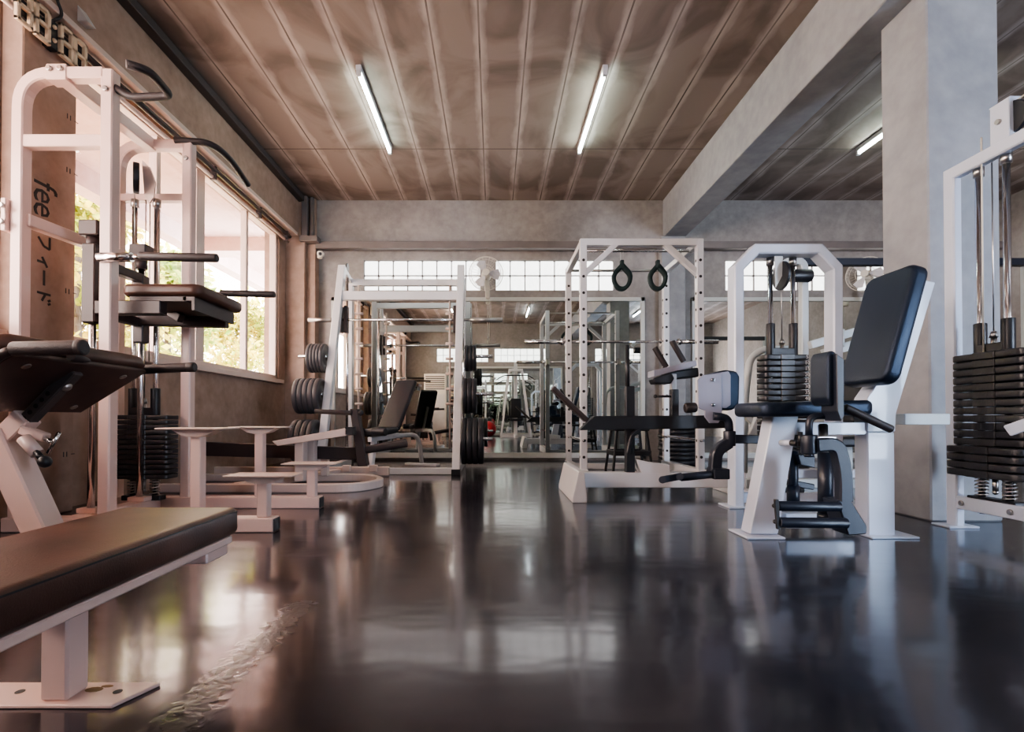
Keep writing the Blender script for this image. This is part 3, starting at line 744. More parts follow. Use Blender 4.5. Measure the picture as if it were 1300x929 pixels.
sc_ = MB().bar(P(36, 528, 1.72), P(-60, 625, 1.72), .062, .062)
sc_.bar(P(28, 545, 1.70), P(60, 556, 1.70), .03, .03)
sc_.cyl(P(30, 556, 1.67), P(48, 576, 1.67), .020)
obj('socket', sc_, M['whitewarm'], pb)
lb_ = P(86, 741, 1.72); lb_.z = 0
obj('leg', MB().bar(P(-2, 548, 1.72), lb_, .085, .085, .006), M['whitewarm'], pb)
obj('ball_knob', MB().ball(P(57, 586, 1.64), .020).cyl(P(46, 574, 1.66), P(54, 583, 1.65), .010), M['black'], pb)
obj('crank_handle', MB().cyl(P(75, 549, 1.66), P(61, 575, 1.66), .006).cyl(P(58, 557, 1.68), P(68, 562, 1.66), .008), M['chrome'], pb)
obj('foot_rail', MB().lim(-1.9, -1.36, 1.68, 1.76, 0, .05, .005), M['whitewarm'], pb)

# ================================================================== LEG CURL MACHINE behind the steps
lc = thing('lying_leg_curl_machine', 'low white leg curl machine with dark lever arm and foam rollers behind the step plates', 'gym machine', (-1.9, 4.2, 0))
obj('base_rail', MB().rect(arc([(PX(205, 3.78), 3.78, .033), (PX(450, 3.78), 3.78, .033), (PX(490, 4.15), 4.1, .033), (PX(470, 4.45), 4.45, .033), (PX(205, 4.45)+.2, 4.45, .033)], .28, 8), .055, .065, ref=(0, 0, 1)), M['creamwarm'], lc)
obj('base_rail', MB().bar((PX(205, 4.83), 4.83, .05), (PX(494, 4.83), 4.83, .05), .06, .08), M['creamwarm'], lc)
obj('base_rail', MB().bar((PX(300, 3.8), 3.8, .04), (PX(430, 4.8), 4.8, .04), .06, .06), M['creamwarm'], lc)
for px in (440, 474): obj('rail_clamp', MB().box((PX(px, 4.78), 4.79, .08), (.07, .06, .06)), M['alu'], lc)
obj('post', MB().lim(PX(377, 4.1), PX(388, 4.1), 4.05, 4.15, .05, PZ(556, 4.1), .004), M['creamwarm'], lc)
obj('post', MB().lim(PX(389, 4.2), PX(399, 4.2), 4.2, 4.28, .05, PZ(553, 4.2), .004), M['creamwarm'], lc)
obj('post', MB().lim(PX(407, 4.4), PX(416, 4.4), 4.4, 4.46, .05, PZ(577, 4.4), .004), M['creamwarm'], lc)
obj('slanted_rail', MB().prism([P(345, 560, 4.0), P(440, 543, 4.0), P(440, 553, 4.0), P(352, 566, 4.0)], (0, .32, 0), .003), M['creamwarm'], lc)
obj('rail_stop', MB().lim(PX(438, 4.0), PX(448, 4.0), 4.0, 4.1, PZ(552, 4.0), PZ(542, 4.0)), M['black'], lc)
obj('lever_beam', MB().prism([P(235, 560, 4.3), P(453, 568.5, 4.3), P(453, 584, 4.3), P(235, 578, 4.3)], (0, .07, 0), .004), M['brownsteel'], lc)
obj('lever_upright', MB().prism([P(444, 519, 4.2), P(453, 519, 4.2), P(466, 591, 4.2), P(454, 592, 4.2)], (0, .09, 0), .004), M['brownsteel'], lc)
obj('handle', MB().cyl(P(400, 522, 4.2), P(447, 524, 4.2), .020, bev=.004).ball(P(458, 524, 4.22), .025), M['foam'], lc)
obj('roller', MB().cyl(P(460, 572, 4.25), P(517, 563, 4.25), .030, bev=.006), M['foam'], lc)
obj('roller', MB().cyl(P(466, 569, 4.5), P(516, 560, 4.5), .024, bev=.006), M['foam'], lc)

# ================================================================== SMITH MACHINE
sxl, sxr = -1.715, -.372
sm = thing('smith_machine', 'white smith machine with slanted uprights and weight plate pegs, in front of the mirror', 'gym machine', ((sxl+sxr)/2, 5.4, 0))
def up(z): return 4.97+z/2.27*.72
for x in (sxl, sxr):
    obj('front_upright', MB().bar((x, 4.97, .03), (x, 5.69, 2.27), .078, .078, ref=(0, 1, 0)), Wm, sm)
    obj('rear_upright', MB().lim(x-.035, x+.035, 5.97, 6.04, 0, 2.22, .005), Wm, sm)
    obj('top_arm', MB().bar((x, 5.66, 2.25), (x, 6.04, 2.17), .06, .06), Wm, sm)
    obj('base_rail', MB().bar((x, 4.97, .04), (x, 6.05, .04), .07, .07), Wm, sm)
    obj('foot_cap', MB().lim(x-.043, x+.043, 4.91, 5.0, 0, .055), M['black'], sm)
    obj('guide_rod', MB().cyl((x+.02, 5.82, .08), (x+.02, 5.82, 2.18), .014), M['chrome'], sm)
    s = 1 if x < -1 else -1
    nr = MB().cyl((x+s*.14, 5.86, .2), (x+s*.14, 5.86, 2.1), .012)
    for z in [.72+.175*k for k in range(8)]: nr.cyl((x+s*.10, 5.86, z), (x+s*.19, 5.86, z), .016, n=12)
    obj('notch_rail', nr, M['alu'], sm)
    obj('slide_block', MB().lim(x-.05+.03*s, x-.005+.03*s, 5.58, 5.66, PZ(422, 5.6), PZ(388, 5.6), .005).lim(x+.01+.03*s, x+.05+.03*s, 5.60, 5.68, PZ(422, 5.6), PZ(388, 5.6), .005), M['brownsteel'], sm)
    for z in (PZ(452, 5.33), PZ(500, 5.2), PZ(557, 5.09)):
        obj('plate_peg', MB().cyl((x, up(z), z), (x-s*.36, up(z), z), .018), M['chrome'], sm)
        if x > -1: obj('peg_collar', MB().lim(x+.035, x+.05, up(z)-.06, up(z)+.06, z-.06, z+.06), M['cream'], sm)
obj('front_crossbar', MB().lim(sxl, sxr, up(1.94)-.03, up(1.94)+.03, PZ(381, 5.58), PZ(370, 5.58)), Wm, sm)
obj('rear_crossbar', MB().lim(sxl, sxr, 5.97, 6.03, PZ(363, 6), PZ(355, 6)), Wm, sm)
obj('base_crossbar', MB().lim(sxl, sxr, 4.94, 5.0, .005, .065), Wm, sm)
obj('pulley', MB().cyl((sxl+.02, 5.80, 2.29), (sxl+.03, 5.80, 2.29), .05, n=18), M['black'], sm)
zb_ = PZ(406, 5.62)
sbar = thing('barbell', 'steel barbell with thick sleeves held in the smith machine', 'barbell', (-1.0, 5.62, zb_), 'barbells')
obj('shaft', MB().cyl((PX(391, 5.62), 5.62, zb_), (PX(638, 5.62), 5.62, zb_), .014), M['chrome'], sbar)
obj('sleeve', MB().cyl((PX(391, 5.62), 5.62, zb_), (PX(424, 5.62), 5.62, zb_), .025), M['bolt'], sbar)
obj('sleeve', MB().cyl((PX(597, 5.62), 5.62, zb_), (PX(638, 5.62), 5.62, zb_), .025), M['bolt'], sbar)
# weight plates on the pegs
def plate_proto(r, th, mat, name='weight_plate'):
    m = MB().lathe([(.025, -th*.35), (r*.32, -th*.35), (r*.36, -th*.2), (r*.78, -th*.2), (r*.84, -th*.45), (r*.97, -th*.5), (r, -th*.3), (r, th*.3), (r*.97, th*.5), (r*.84, th*.45), (r*.78, th*.2), (r*.36, th*.2), (r*.32, th*.35), (.025, th*.35), (.025, -th*.35)], axis=(1, 0, 0), n=40)
    return m
cnt = {}
def plates(x0, dx, n, y, z, r, mat, desc, group):
    ordn = {0: 'nearest the upright', 1: 'second from the upright', 2: 'third from the upright', 3: 'fourth from the upright', 4: 'fifth from the upright'}
    th = abs(dx)*.92
    first = None
    for k in range(n):
        oz = z-(.02)   # hangs on the peg
        lab = ordn[k] if k < n-1 else 'outermost'
        if first is None:
            o = obj('weight_plate', plate_proto(r, th, mat), mat); KEEP.append(o); first = o; o.location = (x0, y, oz)
        else:
            o = first.copy(); COL.objects.link(o); KEEP.append(o); o.location = (x0+dx*k, y, oz)
        tag(o, '%s, %s' % (desc, lab), 'weight plate', group)
xl0, xr0 = sxl-.085, sxr+.085
zu, zm, zl = PZ(452, 5.33), PZ(500, 5.2), PZ(557, 5.09)
plates(xl0, -.034, 5, up(zu), zu, .155, M['plate'], 'grey plate on the top left smith machine peg', 'plates on the left upper peg')
plates(xl0, -.052, 5, up(zm), zm, .185, M['plate'], 'large grey plate on the middle left smith machine peg', 'plates on the left middle peg')
plates(xl0, -.058, 4, up(zl), zl, .215, M['plate'], 'large grey plate on the bottom left smith machine peg', 'plates on the left lower peg')
plates(xr0, .040, 3, up(zu), zu, .140, M['darkplate'], 'small dark plate on the top right smith machine peg', 'plates on the right upper peg')
plates(xr0-.01, .048, 3, up(zm), zm, .185, M['darkplate'], 'dark plate on the middle right smith machine peg', 'plates on the right middle peg')
plates(xr0-.01, .056, 4, up(zl), zl, .235, M['darkplate'], 'large dark plate on the bottom right smith machine peg', 'plates on the right lower peg')

# ------------------------------------------------------------------ adjustable bench inside smith machine
ab = thing('adjustable_bench', 'black adjustable bench with raised backrest on a curved white frame, inside the smith machine', 'bench', (0, 0, 0))
# local: +y towards the head end
Rx = lambda a: Matrix.Rotation(a, 3, 'X')
obj('seat', MB().pad((0, -.02, .42), (.30, .30, .06), Rx(.10), bev=.02, corner=.04), M['vinyl'], ab)
obj('backrest', MB().pad((0, .30, .70), (.27, .64, .055), Rx(math.radians(58)), bev=.02, corner=.03), M['vinyl'], ab)
obj('main_tube', MB().bar((0, -.18, .34), (0, .30, .37), .05, .05), Wm, ab)
obj('rear_leg', MB().tube(arc([(0, .18, .36), (0, .70, .37), (0, .78, .0)], .16, 8), .026), Wm, ab)
obj('rear_foot', MB().lim(-.22, .22, .74, .82, 0, .025), Wm, ab)
obj('front_leg', MB().bar((0, -.10, .34), (0, -.16, .03), .05, .05), Wm, ab)
obj('front_foot', MB().lim(-.2, .2, -.20, -.12, 0, .05), Wm, ab)
obj('back_support', MB().bar((0, .16, .37), (0, .40, .72), .03, .04), M['bolt'], ab)
obj('roller', MB().cyl((-.22, -.2, .42), (-.06, -.2, .42), .04, bev=.01).cyl((.06, -.2, .42), (.22, -.2, .42), .04, bev=.01), M['vinyl'], ab)
ab.location = (PX(484, 5.25), 5.22, 0); ab.rotation_euler = (0, 0, -math.radians(25))

# ================================================================== POWER RACK
rx0, rx1, ry0, ry1, rz = PX(740.5, 4.62), PX(888.5, 4.62), 4.62, 5.53, PZ(303, 4.6)
pr = thing('power_rack', 'white power rack with hole-punched uprights, in front of the mirror', 'rack', ((rx0+rx1)/2, (ry0+ry1)/2, 0))
for x in (rx0, rx1):
    for y in (ry0, ry1):
        h_ = MB()
        for k in range(13):
            z = .20+k*.150
            h_.cyl((x, y-.0315, z), (x, y-.0325, z), .0135, n=14)
            h_.cyl((x-.0325, y, z), (x+.0325, y, z), .0135, n=14)
        obj('upright', MB().lim(x-.031, x+.031, y-.031, y+.031, 0, rz, .004), Wm, pr, extra=(h_, M['ink']))
    obj('side_rail', MB().bar((x, ry0, rz-.03), (x, ry1, rz-.03), .055, .055), Wm, pr)
    obj('base_rail', MB().bar((x, ry0-.06, .045), (x, ry1+.06, .045), .07, .09), Wm, pr)
    obj('safety_bar', MB().bar((x, ry0-.08, .355), (x, ry1+.03, .355), .022, .022), M['chrome'], pr)
obj('front_crossbar', MB().lim(rx0, rx1, ry0-.03, ry0+.03, rz-.062, rz), Wm, pr)
for (a, b) in (((rx0, rz-.33), (rx0+.32, rz-.03)), ((rx1, rz-.33), (rx1-.33, rz-.03))):
    obj('corner_brace', MB().bar((a[0], ry0, a[1]), (b[0], ry0, b[1]), .05, .05, ref=(0, 1, 0)), Wm, pr)
obj('pull_up_bar', MB().cyl((rx0, 4.80, rz-.045), (rx1, 4.80, rz-.045), .014), M['chrome'], pr)
obj('pull_up_bar', MB().cyl((rx0, 5.50, rz-.03), (rx1, 5.50, rz-.03), .014), M['bolt'], pr)
obj('rear_crossbar', MB().lim(rx0, rx1, ry1-.03, ry1+.03, .0, .06), Wm, pr)
for x in (rx0, rx1):
    obj('bar_hook', MB().lim(x-.03, x+.03, ry1+.03, ry1+.10, 1.36, 1.385).lim(x-.03, x+.03, ry1+.10, ry1+.115, 1.36, 1.44).lim(x-.03, x+.03, ry1+.03, ry1+.035, 1.36, 1.46), M['bolt'], pr)
yb_, zb2 = 5.60, 1.403
bb_ = thing('barbell', 'chrome barbell resting on the rear hooks of the power rack', 'barbell', ((rx0+rx1)/2, yb_, zb2), 'barbells')
x0, x1 = PX(666, yb_), PX(912, yb_)
obj('shaft', MB().cyl((x0+.05, yb_, zb2), (x1-.05, yb_, zb2), .014), M['chrome'], bb_)
obj('sleeve', MB().cyl((x0, yb_, zb2), (x0+.42, yb_, zb2), .024).cyl((x0+.40, yb_, zb2), (x0+.43, yb_, zb2), .036), M['chrome'], bb_)
obj('sleeve', MB().cyl((x1-.42, yb_, zb2), (x1, yb_, zb2), .024).cyl((x1-.45, yb_, zb2), (x1-.42, yb_, zb2), .036), M['chrome'], bb_)
# ab slings
for px, lab in ((790, 'black green loop strap hanging from the power rack, left one'), (835.5, 'black loop strap hanging from the power rack, right one')):
    x = PX(px, 4.8); zt2 = rz-.045
    st = thing('hanging_strap', lab, 'strap', (x, 4.8, zt2-.4), 'hanging straps')
    obj('carabiner', MB().tube([(x+.013*math.cos(a*math.pi/8), 4.8, zt2-.045+.062*math.sin(a*math.pi/8)) for a in range(16)], .004, 6, closed=True), M['bolt'], st)
    wl = .096 if px < 800 else .090
    def tear(w, zlo, zhi, n=28):
        out = []
        for k in range(n):
            a = -math.pi/2+k*2*math.pi/n; q = math.sin(a); zz_ = (q+1)/2
            ww = (w*math.cos(a)*(1-.25*q) if q < .35 else w*.855*(1-q)/.65*(1 if math.cos(a) >= 0 else -1)) if q > 0 else w*math.cos(a)
            out.append((x+ww, zlo+(zhi-zlo)*zz_))
        return out
    ou, inn = tear(wl, zt2-.385, zt2-.11), tear(wl-.036, zt2-.345, zt2-.175)
    m_ = MB(); bm2 = m_.bm
    R4 = [[bm2.verts.new((a, y, b)) for a, b in ring] for ring, y in ((ou, 4.775), (inn, 4.785), (inn, 4.815), (ou, 4.825))]
    for r_a, r_b in zip(R4, R4[1:]+R4[:1]):
        for k in range(28):
            f_ = bm2.faces.new((r_a[k], r_a[(k+1) % 28], r_b[(k+1) % 28], r_b[k])); f_.smooth = True
    obj('loop', m_, M['webbing'], st)
    obj('strap_neck', MB().lim(x-.016, x+.016, 4.775, 4.825, zt2-.175, zt2-.092, .004), M['webbing'], st)
# stack of bumper plates lying flat
sx_, sy_ = PX(860, 6.2), 6.18
zc_ = 0
for k in range(9):
    th = (.052, .055, .05, .052, .056, .05, .048, .05, .05)[k]; r = .232-(.004*(k % 3))
    m_ = MB().lathe([(.026, 0), (r*.4, 0), (r*.95, .002), (r, th*.25), (r, th*.75), (r*.95, th-.002), (r*.4, th), (.026, th), (.026, 0)], n=40)
    o = obj('bumper_plate', m_, M['darkplate']); KEEP.append(o); o.location = (sx_+random.uniform(-.008, .008), sy_, zc_); zc_ += th
    names = ['bottom', 'second from the floor', 'third from the floor', 'fourth from the floor', 'fifth from the floor', 'sixth from the floor', 'third from the top', 'second from the top', 'topmost']
    tag(o, 'black plate in the flat stack by the pilaster, %s' % names[k], 'weight plate', 'flat stack of bumper plates')
# black stool in the rack
so = thing('metal_stool', 'small black metal stool with splayed legs, standing inside the power rack', 'stool', (PX(796, 5.3), 5.25, 0))
sc0 = V((PX(796, 5.3), 5.25, 0))
for (a, b) in ((-1, -1), (1, -1), (-1, 1), (1, 1)):
    obj('leg', MB().bar(sc0+V((a*.20, b*.17, 0)), sc0+V((a*.15, b*.12, .43)), .025, .025), M['black'], so)
obj('seat', MB().box(sc0+V((0, 0, .44)), (.36, .30, .03), None, .008), M['black'], so)
obj('stretcher', MB().bar(sc0+V((-.18, -.15, .20)), sc0+V((.18, -.15, .20)), .03, .05).bar(sc0+V((-.18, .15, .20)), sc0+V((.18, .15, .20)), .03, .05).bar(sc0+V((-.18, -.15, .20)), sc0+V((-.18, .15, .20)), .03, .05).bar(sc0+V((.18, -.15, .20)), sc0+V((.18, .15, .20)), .03, .05), M['black'], so)

# ================================================================== ABDOMINAL / CURL BENCH in front of rack
cb = thing('curl_bench', 'low white bench with long black beam, arm pads and two grips, before the rack', 'bench', (PX(800, 3.65), 3.65, 0))
fx0 = .575
obj('cross_foot', MB().prism([(fx0-.06, 3.31, 0), (fx0+.035, 3.31, 0), (fx0+.035, 3.31, .03), (fx0+.02, 3.31, .205), (fx0-.02, 3.31, .205), (fx0-.06, 3.31, .03)], (0, .70, 0), .004), Wm, cb)
obj('base_rail', MB().lim(fx0+.02, PX(938, 3.7), 3.60, 3.70, PZ(619, 3.6), PZ(600, 3.6), .004), Wm, cb)
obj('cross_foot', MB().lim(PX(925, 3.7), PX(938, 3.7), 3.35, 3.98, 0, .06), Wm, cb)
obj('rail_block', MB().prism([P(808, 583, 3.6), P(830, 588, 3.6), P(850, 590, 3.6), P(851, 601, 3.6), P(815, 601, 3.6)], (0, .12, 0), .003), Wm, cb)
obj('post', MB().lim(PX(796, 3.6), PX(807, 3.6), 3.62, 3.68, .15, PZ(490, 3.62), .004), M['black'], cb)
obj('upper_tube', MB().cyl((PX(799, 3.6), 3.65, PZ(500, 3.65)), (PX(799, 3.6), 3.65, PZ(438, 3.65)), .016), M['black'], cb)
obj('curved_support', MB().rect(arc([P(797, 575, 3.6), P(802, 552, 3.6), P(812, 545, 3.6)], .06), .03, .04, ref=(0, 1, 0)), M['black'], cb)
obj('long_beam', MB().prism([P(736, 546, 3.58), P(755, 528, 3.58), P(922, 527, 3.58), P(922, 543.5, 3.58)], (0, .10, 0), .004), M['black'], cb)
obj('roller_arm', MB().bar(P(701, 492, 3.66), P(745, 534, 3.66), .036, .10, .012, 3, ref=(0, 1, 0)), M['brownsteel'], cb)
obj('arm_post', MB().lim(PX(853, 3.6), PX(862, 3.6), 3.60, 3.66, PZ(530, 3.6), PZ(494, 3.6), .003), M['black'], cb)
obj('inner_post', MB().lim(PX(853.5, 3.6), PX(860, 3.6), 3.61, 3.65, PZ(496, 3.6), PZ(474, 3.6), .003), Wm, cb)
obj('arm_pad', MB().prism([P(829, 480, 3.48), P(852, 473, 3.48), P(857, 480, 3.48), P(852, 487, 3.48), P(832, 487, 3.48)], (0, .12, 0), .01, 3), M['vinyl'], cb)
obj('arm_pad', MB().prism([P(848, 472, 3.62), P(887, 466, 3.62), P(888, 478, 3.62), P(866, 480, 3.62), P(849, 482, 3.62)], (0, .16, 0), .012, 3), M['vinyl'], cb)
obj('pad_plate', MB().prism([P(830, 470, 3.55), P(884, 457, 3.55), P(885, 464, 3.55), P(830, 478, 3.55)], (0, .14, 0), .003), M['greyplate'], cb)
for a, b in (((831, 441), (846, 466)), ((853, 433), (868, 459))):
    obj('grip', MB().cyl(P(a[0], a[1], 3.6), P(b[0], b[1], 3.6), .020, bev=.004), M['foam'], cb)
obj('pin_knob', MB().cyl(P(832, 503, 3.62), P(854, 503, 3.62), .009).ball(P(832, 503, 3.62), .014), M['black'], cb)
obj('roller', MB().cyl(P(869, 518, 3.5), P(884, 517, 3.5), .035, bev=.012), M['foam'], cb)

# ================================================================== HIP ADDUCTOR MACHINE (right)
am = thing('hip_adductor_machine', 'white and dark blue seated hip machine with tall black backrest and numbered weight tower', 'gym machine', (1.5, 2.4, 0))
D = 2.37
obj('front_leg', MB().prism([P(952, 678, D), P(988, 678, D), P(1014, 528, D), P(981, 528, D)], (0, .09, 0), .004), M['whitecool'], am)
obj('foot_plate', MB().lim(PX(941, D), PX(989, D), D-.05, D+.14, 0, .01), M['whitecool'], am)
obj('rear_upright', MB().lim(PX(1101, D), PX(1136, D), D, D+.09, .0, PZ(548.2, D), .006), M['whitecool'], am)
obj('foot_plate', MB().lim(PX(1098, D), PX(1158, D), D-.04, D+.13, 0, .01), M['whitecool'], am)
obj('back_support', MB().prism([P(1101, 548, D), P(1101, 505, D), P(1113, 488, D), P(1172, 355, D), P(1188, 358, D), P(1138, 525, D), P(1137, 548, D)], (0, .09, 0), .004), M['whitecool'], am)
obj('seat_beam', MB().lim(PX(1000, D), PX(1110, D), D+.01, D+.08, PZ(552, D), PZ(536, D)), M['whitecool'], am)
obj('rear_cross_tube', MB().lim(PX(1136, D+.1), PX(1186, 2.5), D+.04, D+.13, PZ(539, D+.1), PZ(525, D+.1)), M['creamcool'], am)
# backrest pad oriented
pbt = V((1.668, 2.30, .715)); ptp = V((1.808, 2.30, 1.215)); a_ = (ptp-pbt).normalized()
Rp = Matrix((V((0, 1, 0)), a_, V((0, 1, 0)).cross(a_))).transposed()
obj('backrest', MB().pad((pbt+ptp)/2+V((.035, 0, 0)), (.30, .535, .07), Rp, bev=.02, corner=.05), M['vinylcool'], am)
obj('seat', MB().pad((1.42, 2.34, .60), (.50, .30, .066), Matrix.Rotation(-.02, 3, 'Y'), bev=.022, corner=.05), M['vinylcool'], am)
obj('seat_wedge', MB().prism([P(1070, 513, 2.35), P(1105, 517, 2.35), P(1107, 527, 2.35), P(1060, 526, 2.35)], (0, .2, 0), .01, 2), M['vinylcool'], am)
# right side thigh pad
obj('thigh_pad', MB().prism([P(1051, 452, 2.02), P(1055, 444, 2.02), P(1062, 446, 2.02), P(1065, 455, 2.02), P(1065, 505, 2.02), P(1061, 515, 2.02), P(1055, 515, 2.02), P(1051, 506, 2.02)], (0, .12, 0), .012, 3), M['vinylcool'], am)
obj('pad_backing', MB().prism([P(1062, 448, 2.0), P(1072, 456, 2.0), P(1072, 528, 2.0), P(1068, 535, 2.0), P(1063, 522, 2.0)], (0, .10, 0), .003), M['navy'], am)
obj('handle', MB().cyl(P(1072, 517, 2.05), P(1132, 545, 2.05), .0165, bev=.005), M['foam'], am)
obj('handle_tube', MB().tube(arc([P(1027, 553, 2.1), P(1027, 528, 2.1), P(1066, 528, 2.1)], .06, 8), .014), M['navy'], am)
obj('pivot_cylinder', MB().cyl(P(1027, 576, 2.1), P(1027, 552, 2.1), .030, n=24, bev=.005).cyl(P(1027, 580, 2.1), P(1027, 575, 2.1), .018), M['navy'], am)
obj('peg', MB().cyl(P(992, 562, 2.3), P(1006, 562, 2.22), .014), M['whitecool'], am)
obj('peg_knob', MB().cyl(P(1005, 562, 2.22), P(1013, 563, 2.18), .015, bev=.004).cyl(P(1016, 548, 2.15), P(1016, 566, 2.15), .010), M['black'], am)
obj('curved_arm', MB().rect(arc([P(1036, 565, 2.08), P(1062, 563, 2.08), P(1071, 600, 2.08), P(1071, 636, 2.08)], .10, 8), .055, .045, ref=(0, 1, 0)), M['navy'], am)
obj('foot_arm', MB().prism([P(1063, 635, 2.06), P(1081, 635, 2.06), P(1101, 667, 2.06), P(1101, 678, 2.06), P(1077, 680, 2.06)], (0, .10, 0), .005), M['navy'], am)
obj('foot_roller', MB().cyl(P(987, 642, 2.06), P(1066, 643, 2.06), .020, bev=.003), M['navy'], am)
obj('foot_roller', MB().cyl(P(989, 663, 2.04), P(1075, 664, 2.04), .021, bev=.003), M['navy'], am)
obj('roller_link', MB().prism([P(984, 634, 2.03), P(989, 634, 2.03), P(991, 672, 2.03), P(987, 672, 2.03)], (0, .014, 0), .002).ball(P(983, 642, 2.05), .009).ball(P(984, 662, 2.05), .009), M['black'], am)
obj('swing_post', MB().cyl(P(1048, 655, 2.2), P(1048, 574, 2.2), .030, n=24).cyl(P(1048, 658, 2.2), P(1048, 652, 2.2), .032), M['navy'], am)
obj('swing_post', MB().cyl(P(1007, 640, 2.45), P(1007, 572, 2.45), .022).cyl(P(1007, 640, 2.45), P(1007, 616, 2.45), .028), M['navy'], am)
obj('pivot_shaft', MB().cyl(P(1045, 572, 2.25), P(1045, 540, 2.3), .02).box(P(1046, 556, 2.28), (.08, .05, .02)), M['bolt'], am)
obj('low_crossbar', MB().lim(PX(985, 2.5), PX(1110, 2.5), 2.42, 2.48, .03, .10), M['whitecool'], am)
obj('low_crossbar', MB().lim(PX(1010, 2.55), PX(1100, 2.55), 2.60, 2.66, PZ(607, 2.6), PZ(596, 2.6)), M['whitecool'], am)
obj('linkage', MB().prism([P(1013, 577, 2.4), P(1035, 577, 2.4), P(1035, 594, 2.4), P(1017, 590, 2.4)], (0, .05, 0), .003), M['navy'], am)
obj('linkage', MB().bar(P(1000, 612, 2.5), P(1032, 618, 2.5), .03, .03), M['navy'], am)
# left swing arm
DL = 2.62
obj('swing_arm', MB().bar(P(980, 558, DL), P(930, 557, DL), .05, .045), M['navy'], am)
obj('pivot_cylinder', MB().cyl(P(926, 566, DL), P(926, 547, DL), .030, n=24, bev=.004), M['navy'], am)
obj('handle_tube', MB().tube(arc([P(926, 549, DL), P(925, 530, DL), P(905, 528, DL)], .07, 8), .020), M['navy'], am)
obj('curved_arm', MB().rect(arc([P(925, 562, DL), P(909, 572, DL), P(907, 600, DL)], .12, 8), .055, .05, ref=(0, 1, 0)), M['navy'], am)
obj('foot_arm', MB().lim(PX(901, DL), PX(921, DL), DL-.05, DL+.05, PZ(607, DL), PZ(594, DL), .004), M['navy'], am)
obj('foot_roller', MB().cyl(P(864, 606, DL-.03), P(903, 602, DL-.03), .020, bev=.003), M['navy'], am)
obj('roller_link', MB().bar(P(840, 609, DL-.07), P(866, 604, DL-.07), .035, .012, .004, 2, ref=(0, 1, 0)).cyl(P(841, 609, DL-.10), P(841, 609, DL-.04), .018).cyl(P(863, 605, DL-.11), P(863, 605, DL-.04), .018), M['navy'], am)
obj('thigh_pad', MB().prism([P(897, 475, DL+.03), P(922, 469, DL+.03), P(936, 471, DL+.03), P(940, 478, DL+.03), P(939, 515, DL+.03), P(930, 521, DL+.03), P(897, 520, DL+.03)], (0, .09, 0), .014, 3), M['vinylcool'], am)
obj('pad_board', MB().prism([P(895, 476, DL+.01), P(925, 471, DL+.01), P(928, 476, DL+.01), P(928, 514, DL+.01), P(922, 518, DL+.01), P(897, 518, DL+.01)], (0, .02, 0), .003), M['greyplate'], am)
obj('pad_backing', MB().prism([P(886, 482, DL), P(893, 476, DL), P(916, 474, DL), P(917, 530, DL), P(912, 537, DL), P(901, 537, DL), P(895, 529, DL), P(895, 521, DL), P(887, 518, DL)], (0, .012, 0), .002), M['greyplate'], am)
for py in (482, 514): q = P(905, py, DL-.001); obj('bolt', MB().cyl(q, q+V((0, -.008, 0)), .010, n=14, bev=.003), M['chrome'], am)
obj('link_beam', MB().lim(PX(943, 2.9), PX(985, 2.9), 2.85, 2.93, PZ(524, 2.9), PZ(512, 2.9)), M['navy'], am)
# weight tower
T = 3.17
tw = MB(); A = [P(934, 643, T), P(934, 342, T), P(960, 319, T), P(1042, 319, T), P(1058, 342, T), P(1058, 643, T)]
A[0].z = 0; A[-1].z = 0
A[2] = P(957, 318.5, T); A[3] = P(1036, 318.5, T)
obj('tower_frame', tw.rect(A, .062, .10, ref=(0, 1, 0), c=.008), M['whitecool'], am)
obj('tower_foot', MB().lim(PX(919, T), PX(950, T), T-.07, T+.09, 0, .012), M['whitecool'], am)
obj('tower_foot', MB().lim(PX(1044, T), PX(1072, T), T-.07, T+.09, 0, .012), M['whitecool'], am)
obj('tower_base', MB().lim(PX(934, T), PX(1058, T), T-.03, T+.03, .03, .09), M['whitecool'], am)
weight_stack(am, PX(996, T), T+.02, .22, 20, .0368, .285, .12, [(PX(981, T), T+.02), (PX(1010, T), T+.02)], PZ(326, T), numbers=(8, PX(1020, T)), cap=(.20, .06))
pq = P(992, 350, T)
obj('pulley', MB().cyl(pq+V((-.01, 0, 0)), pq+V((.01, 0, 0)), .09, n=24, bev=.004), M['black'], am)
obj('pulley_bracket', MB().prism([P(984, 325, T-.03), P(994, 325, T-.03), P(993, 350, T-.03), P(985, 365, T-.03)], (0, .01, 0)), M['creamcool'], am)
obj('cable', MB().cyl(P(1004, 330, T+.1), P(1004, 520, T+.1), .004, n=6), M['rope'], am)
obj('tower_link', MB().bar((PX(1058, T), T, .06), (PX(1118, 2.45), 2.44, .06), .06, .06), M['whitecool'], am)

# ================================================================== RIGHT WEIGHT STACK MACHINE
xr = 2.375
wm = thing('weight_stack_machine', 'white framed cable machine with a tall black weight stack, cut off at the right edge', 'gym machine', (xr, 2.3, 0))
yf = 2.60; ztp = PZ(222, 2.6)
obj('frame', MB().rect([(xr, yf, .0), (xr, yf, ztp), (xr, 1.75, ztp), (xr, 1.75, 0)], .062, .045, ref=(1, 0, 0)), M['whitecool'], wm)
obj('base_rail', MB().bar((xr, yf, .13), (xr, 1.75, .13), .04, .065), M['whitecool'], wm)
obj('foot_plate', MB().lim(xr-.075, xr+.08, yf-.05, yf+.06, 0, .01), M['whitecool'], wm)
obj('foot_plate', MB().lim(xr-.075, xr+.08, 1.70, 1.80, 0, .01), M['whitecool'], wm)
for y in (2.54, 2.30): obj('bolt', MB().cyl((xr-.021, y, .13), (xr-.032, y, .13), .013, n=12, bev=.003), M['bolt'], wm)
yh = xr*640/(1278-627)
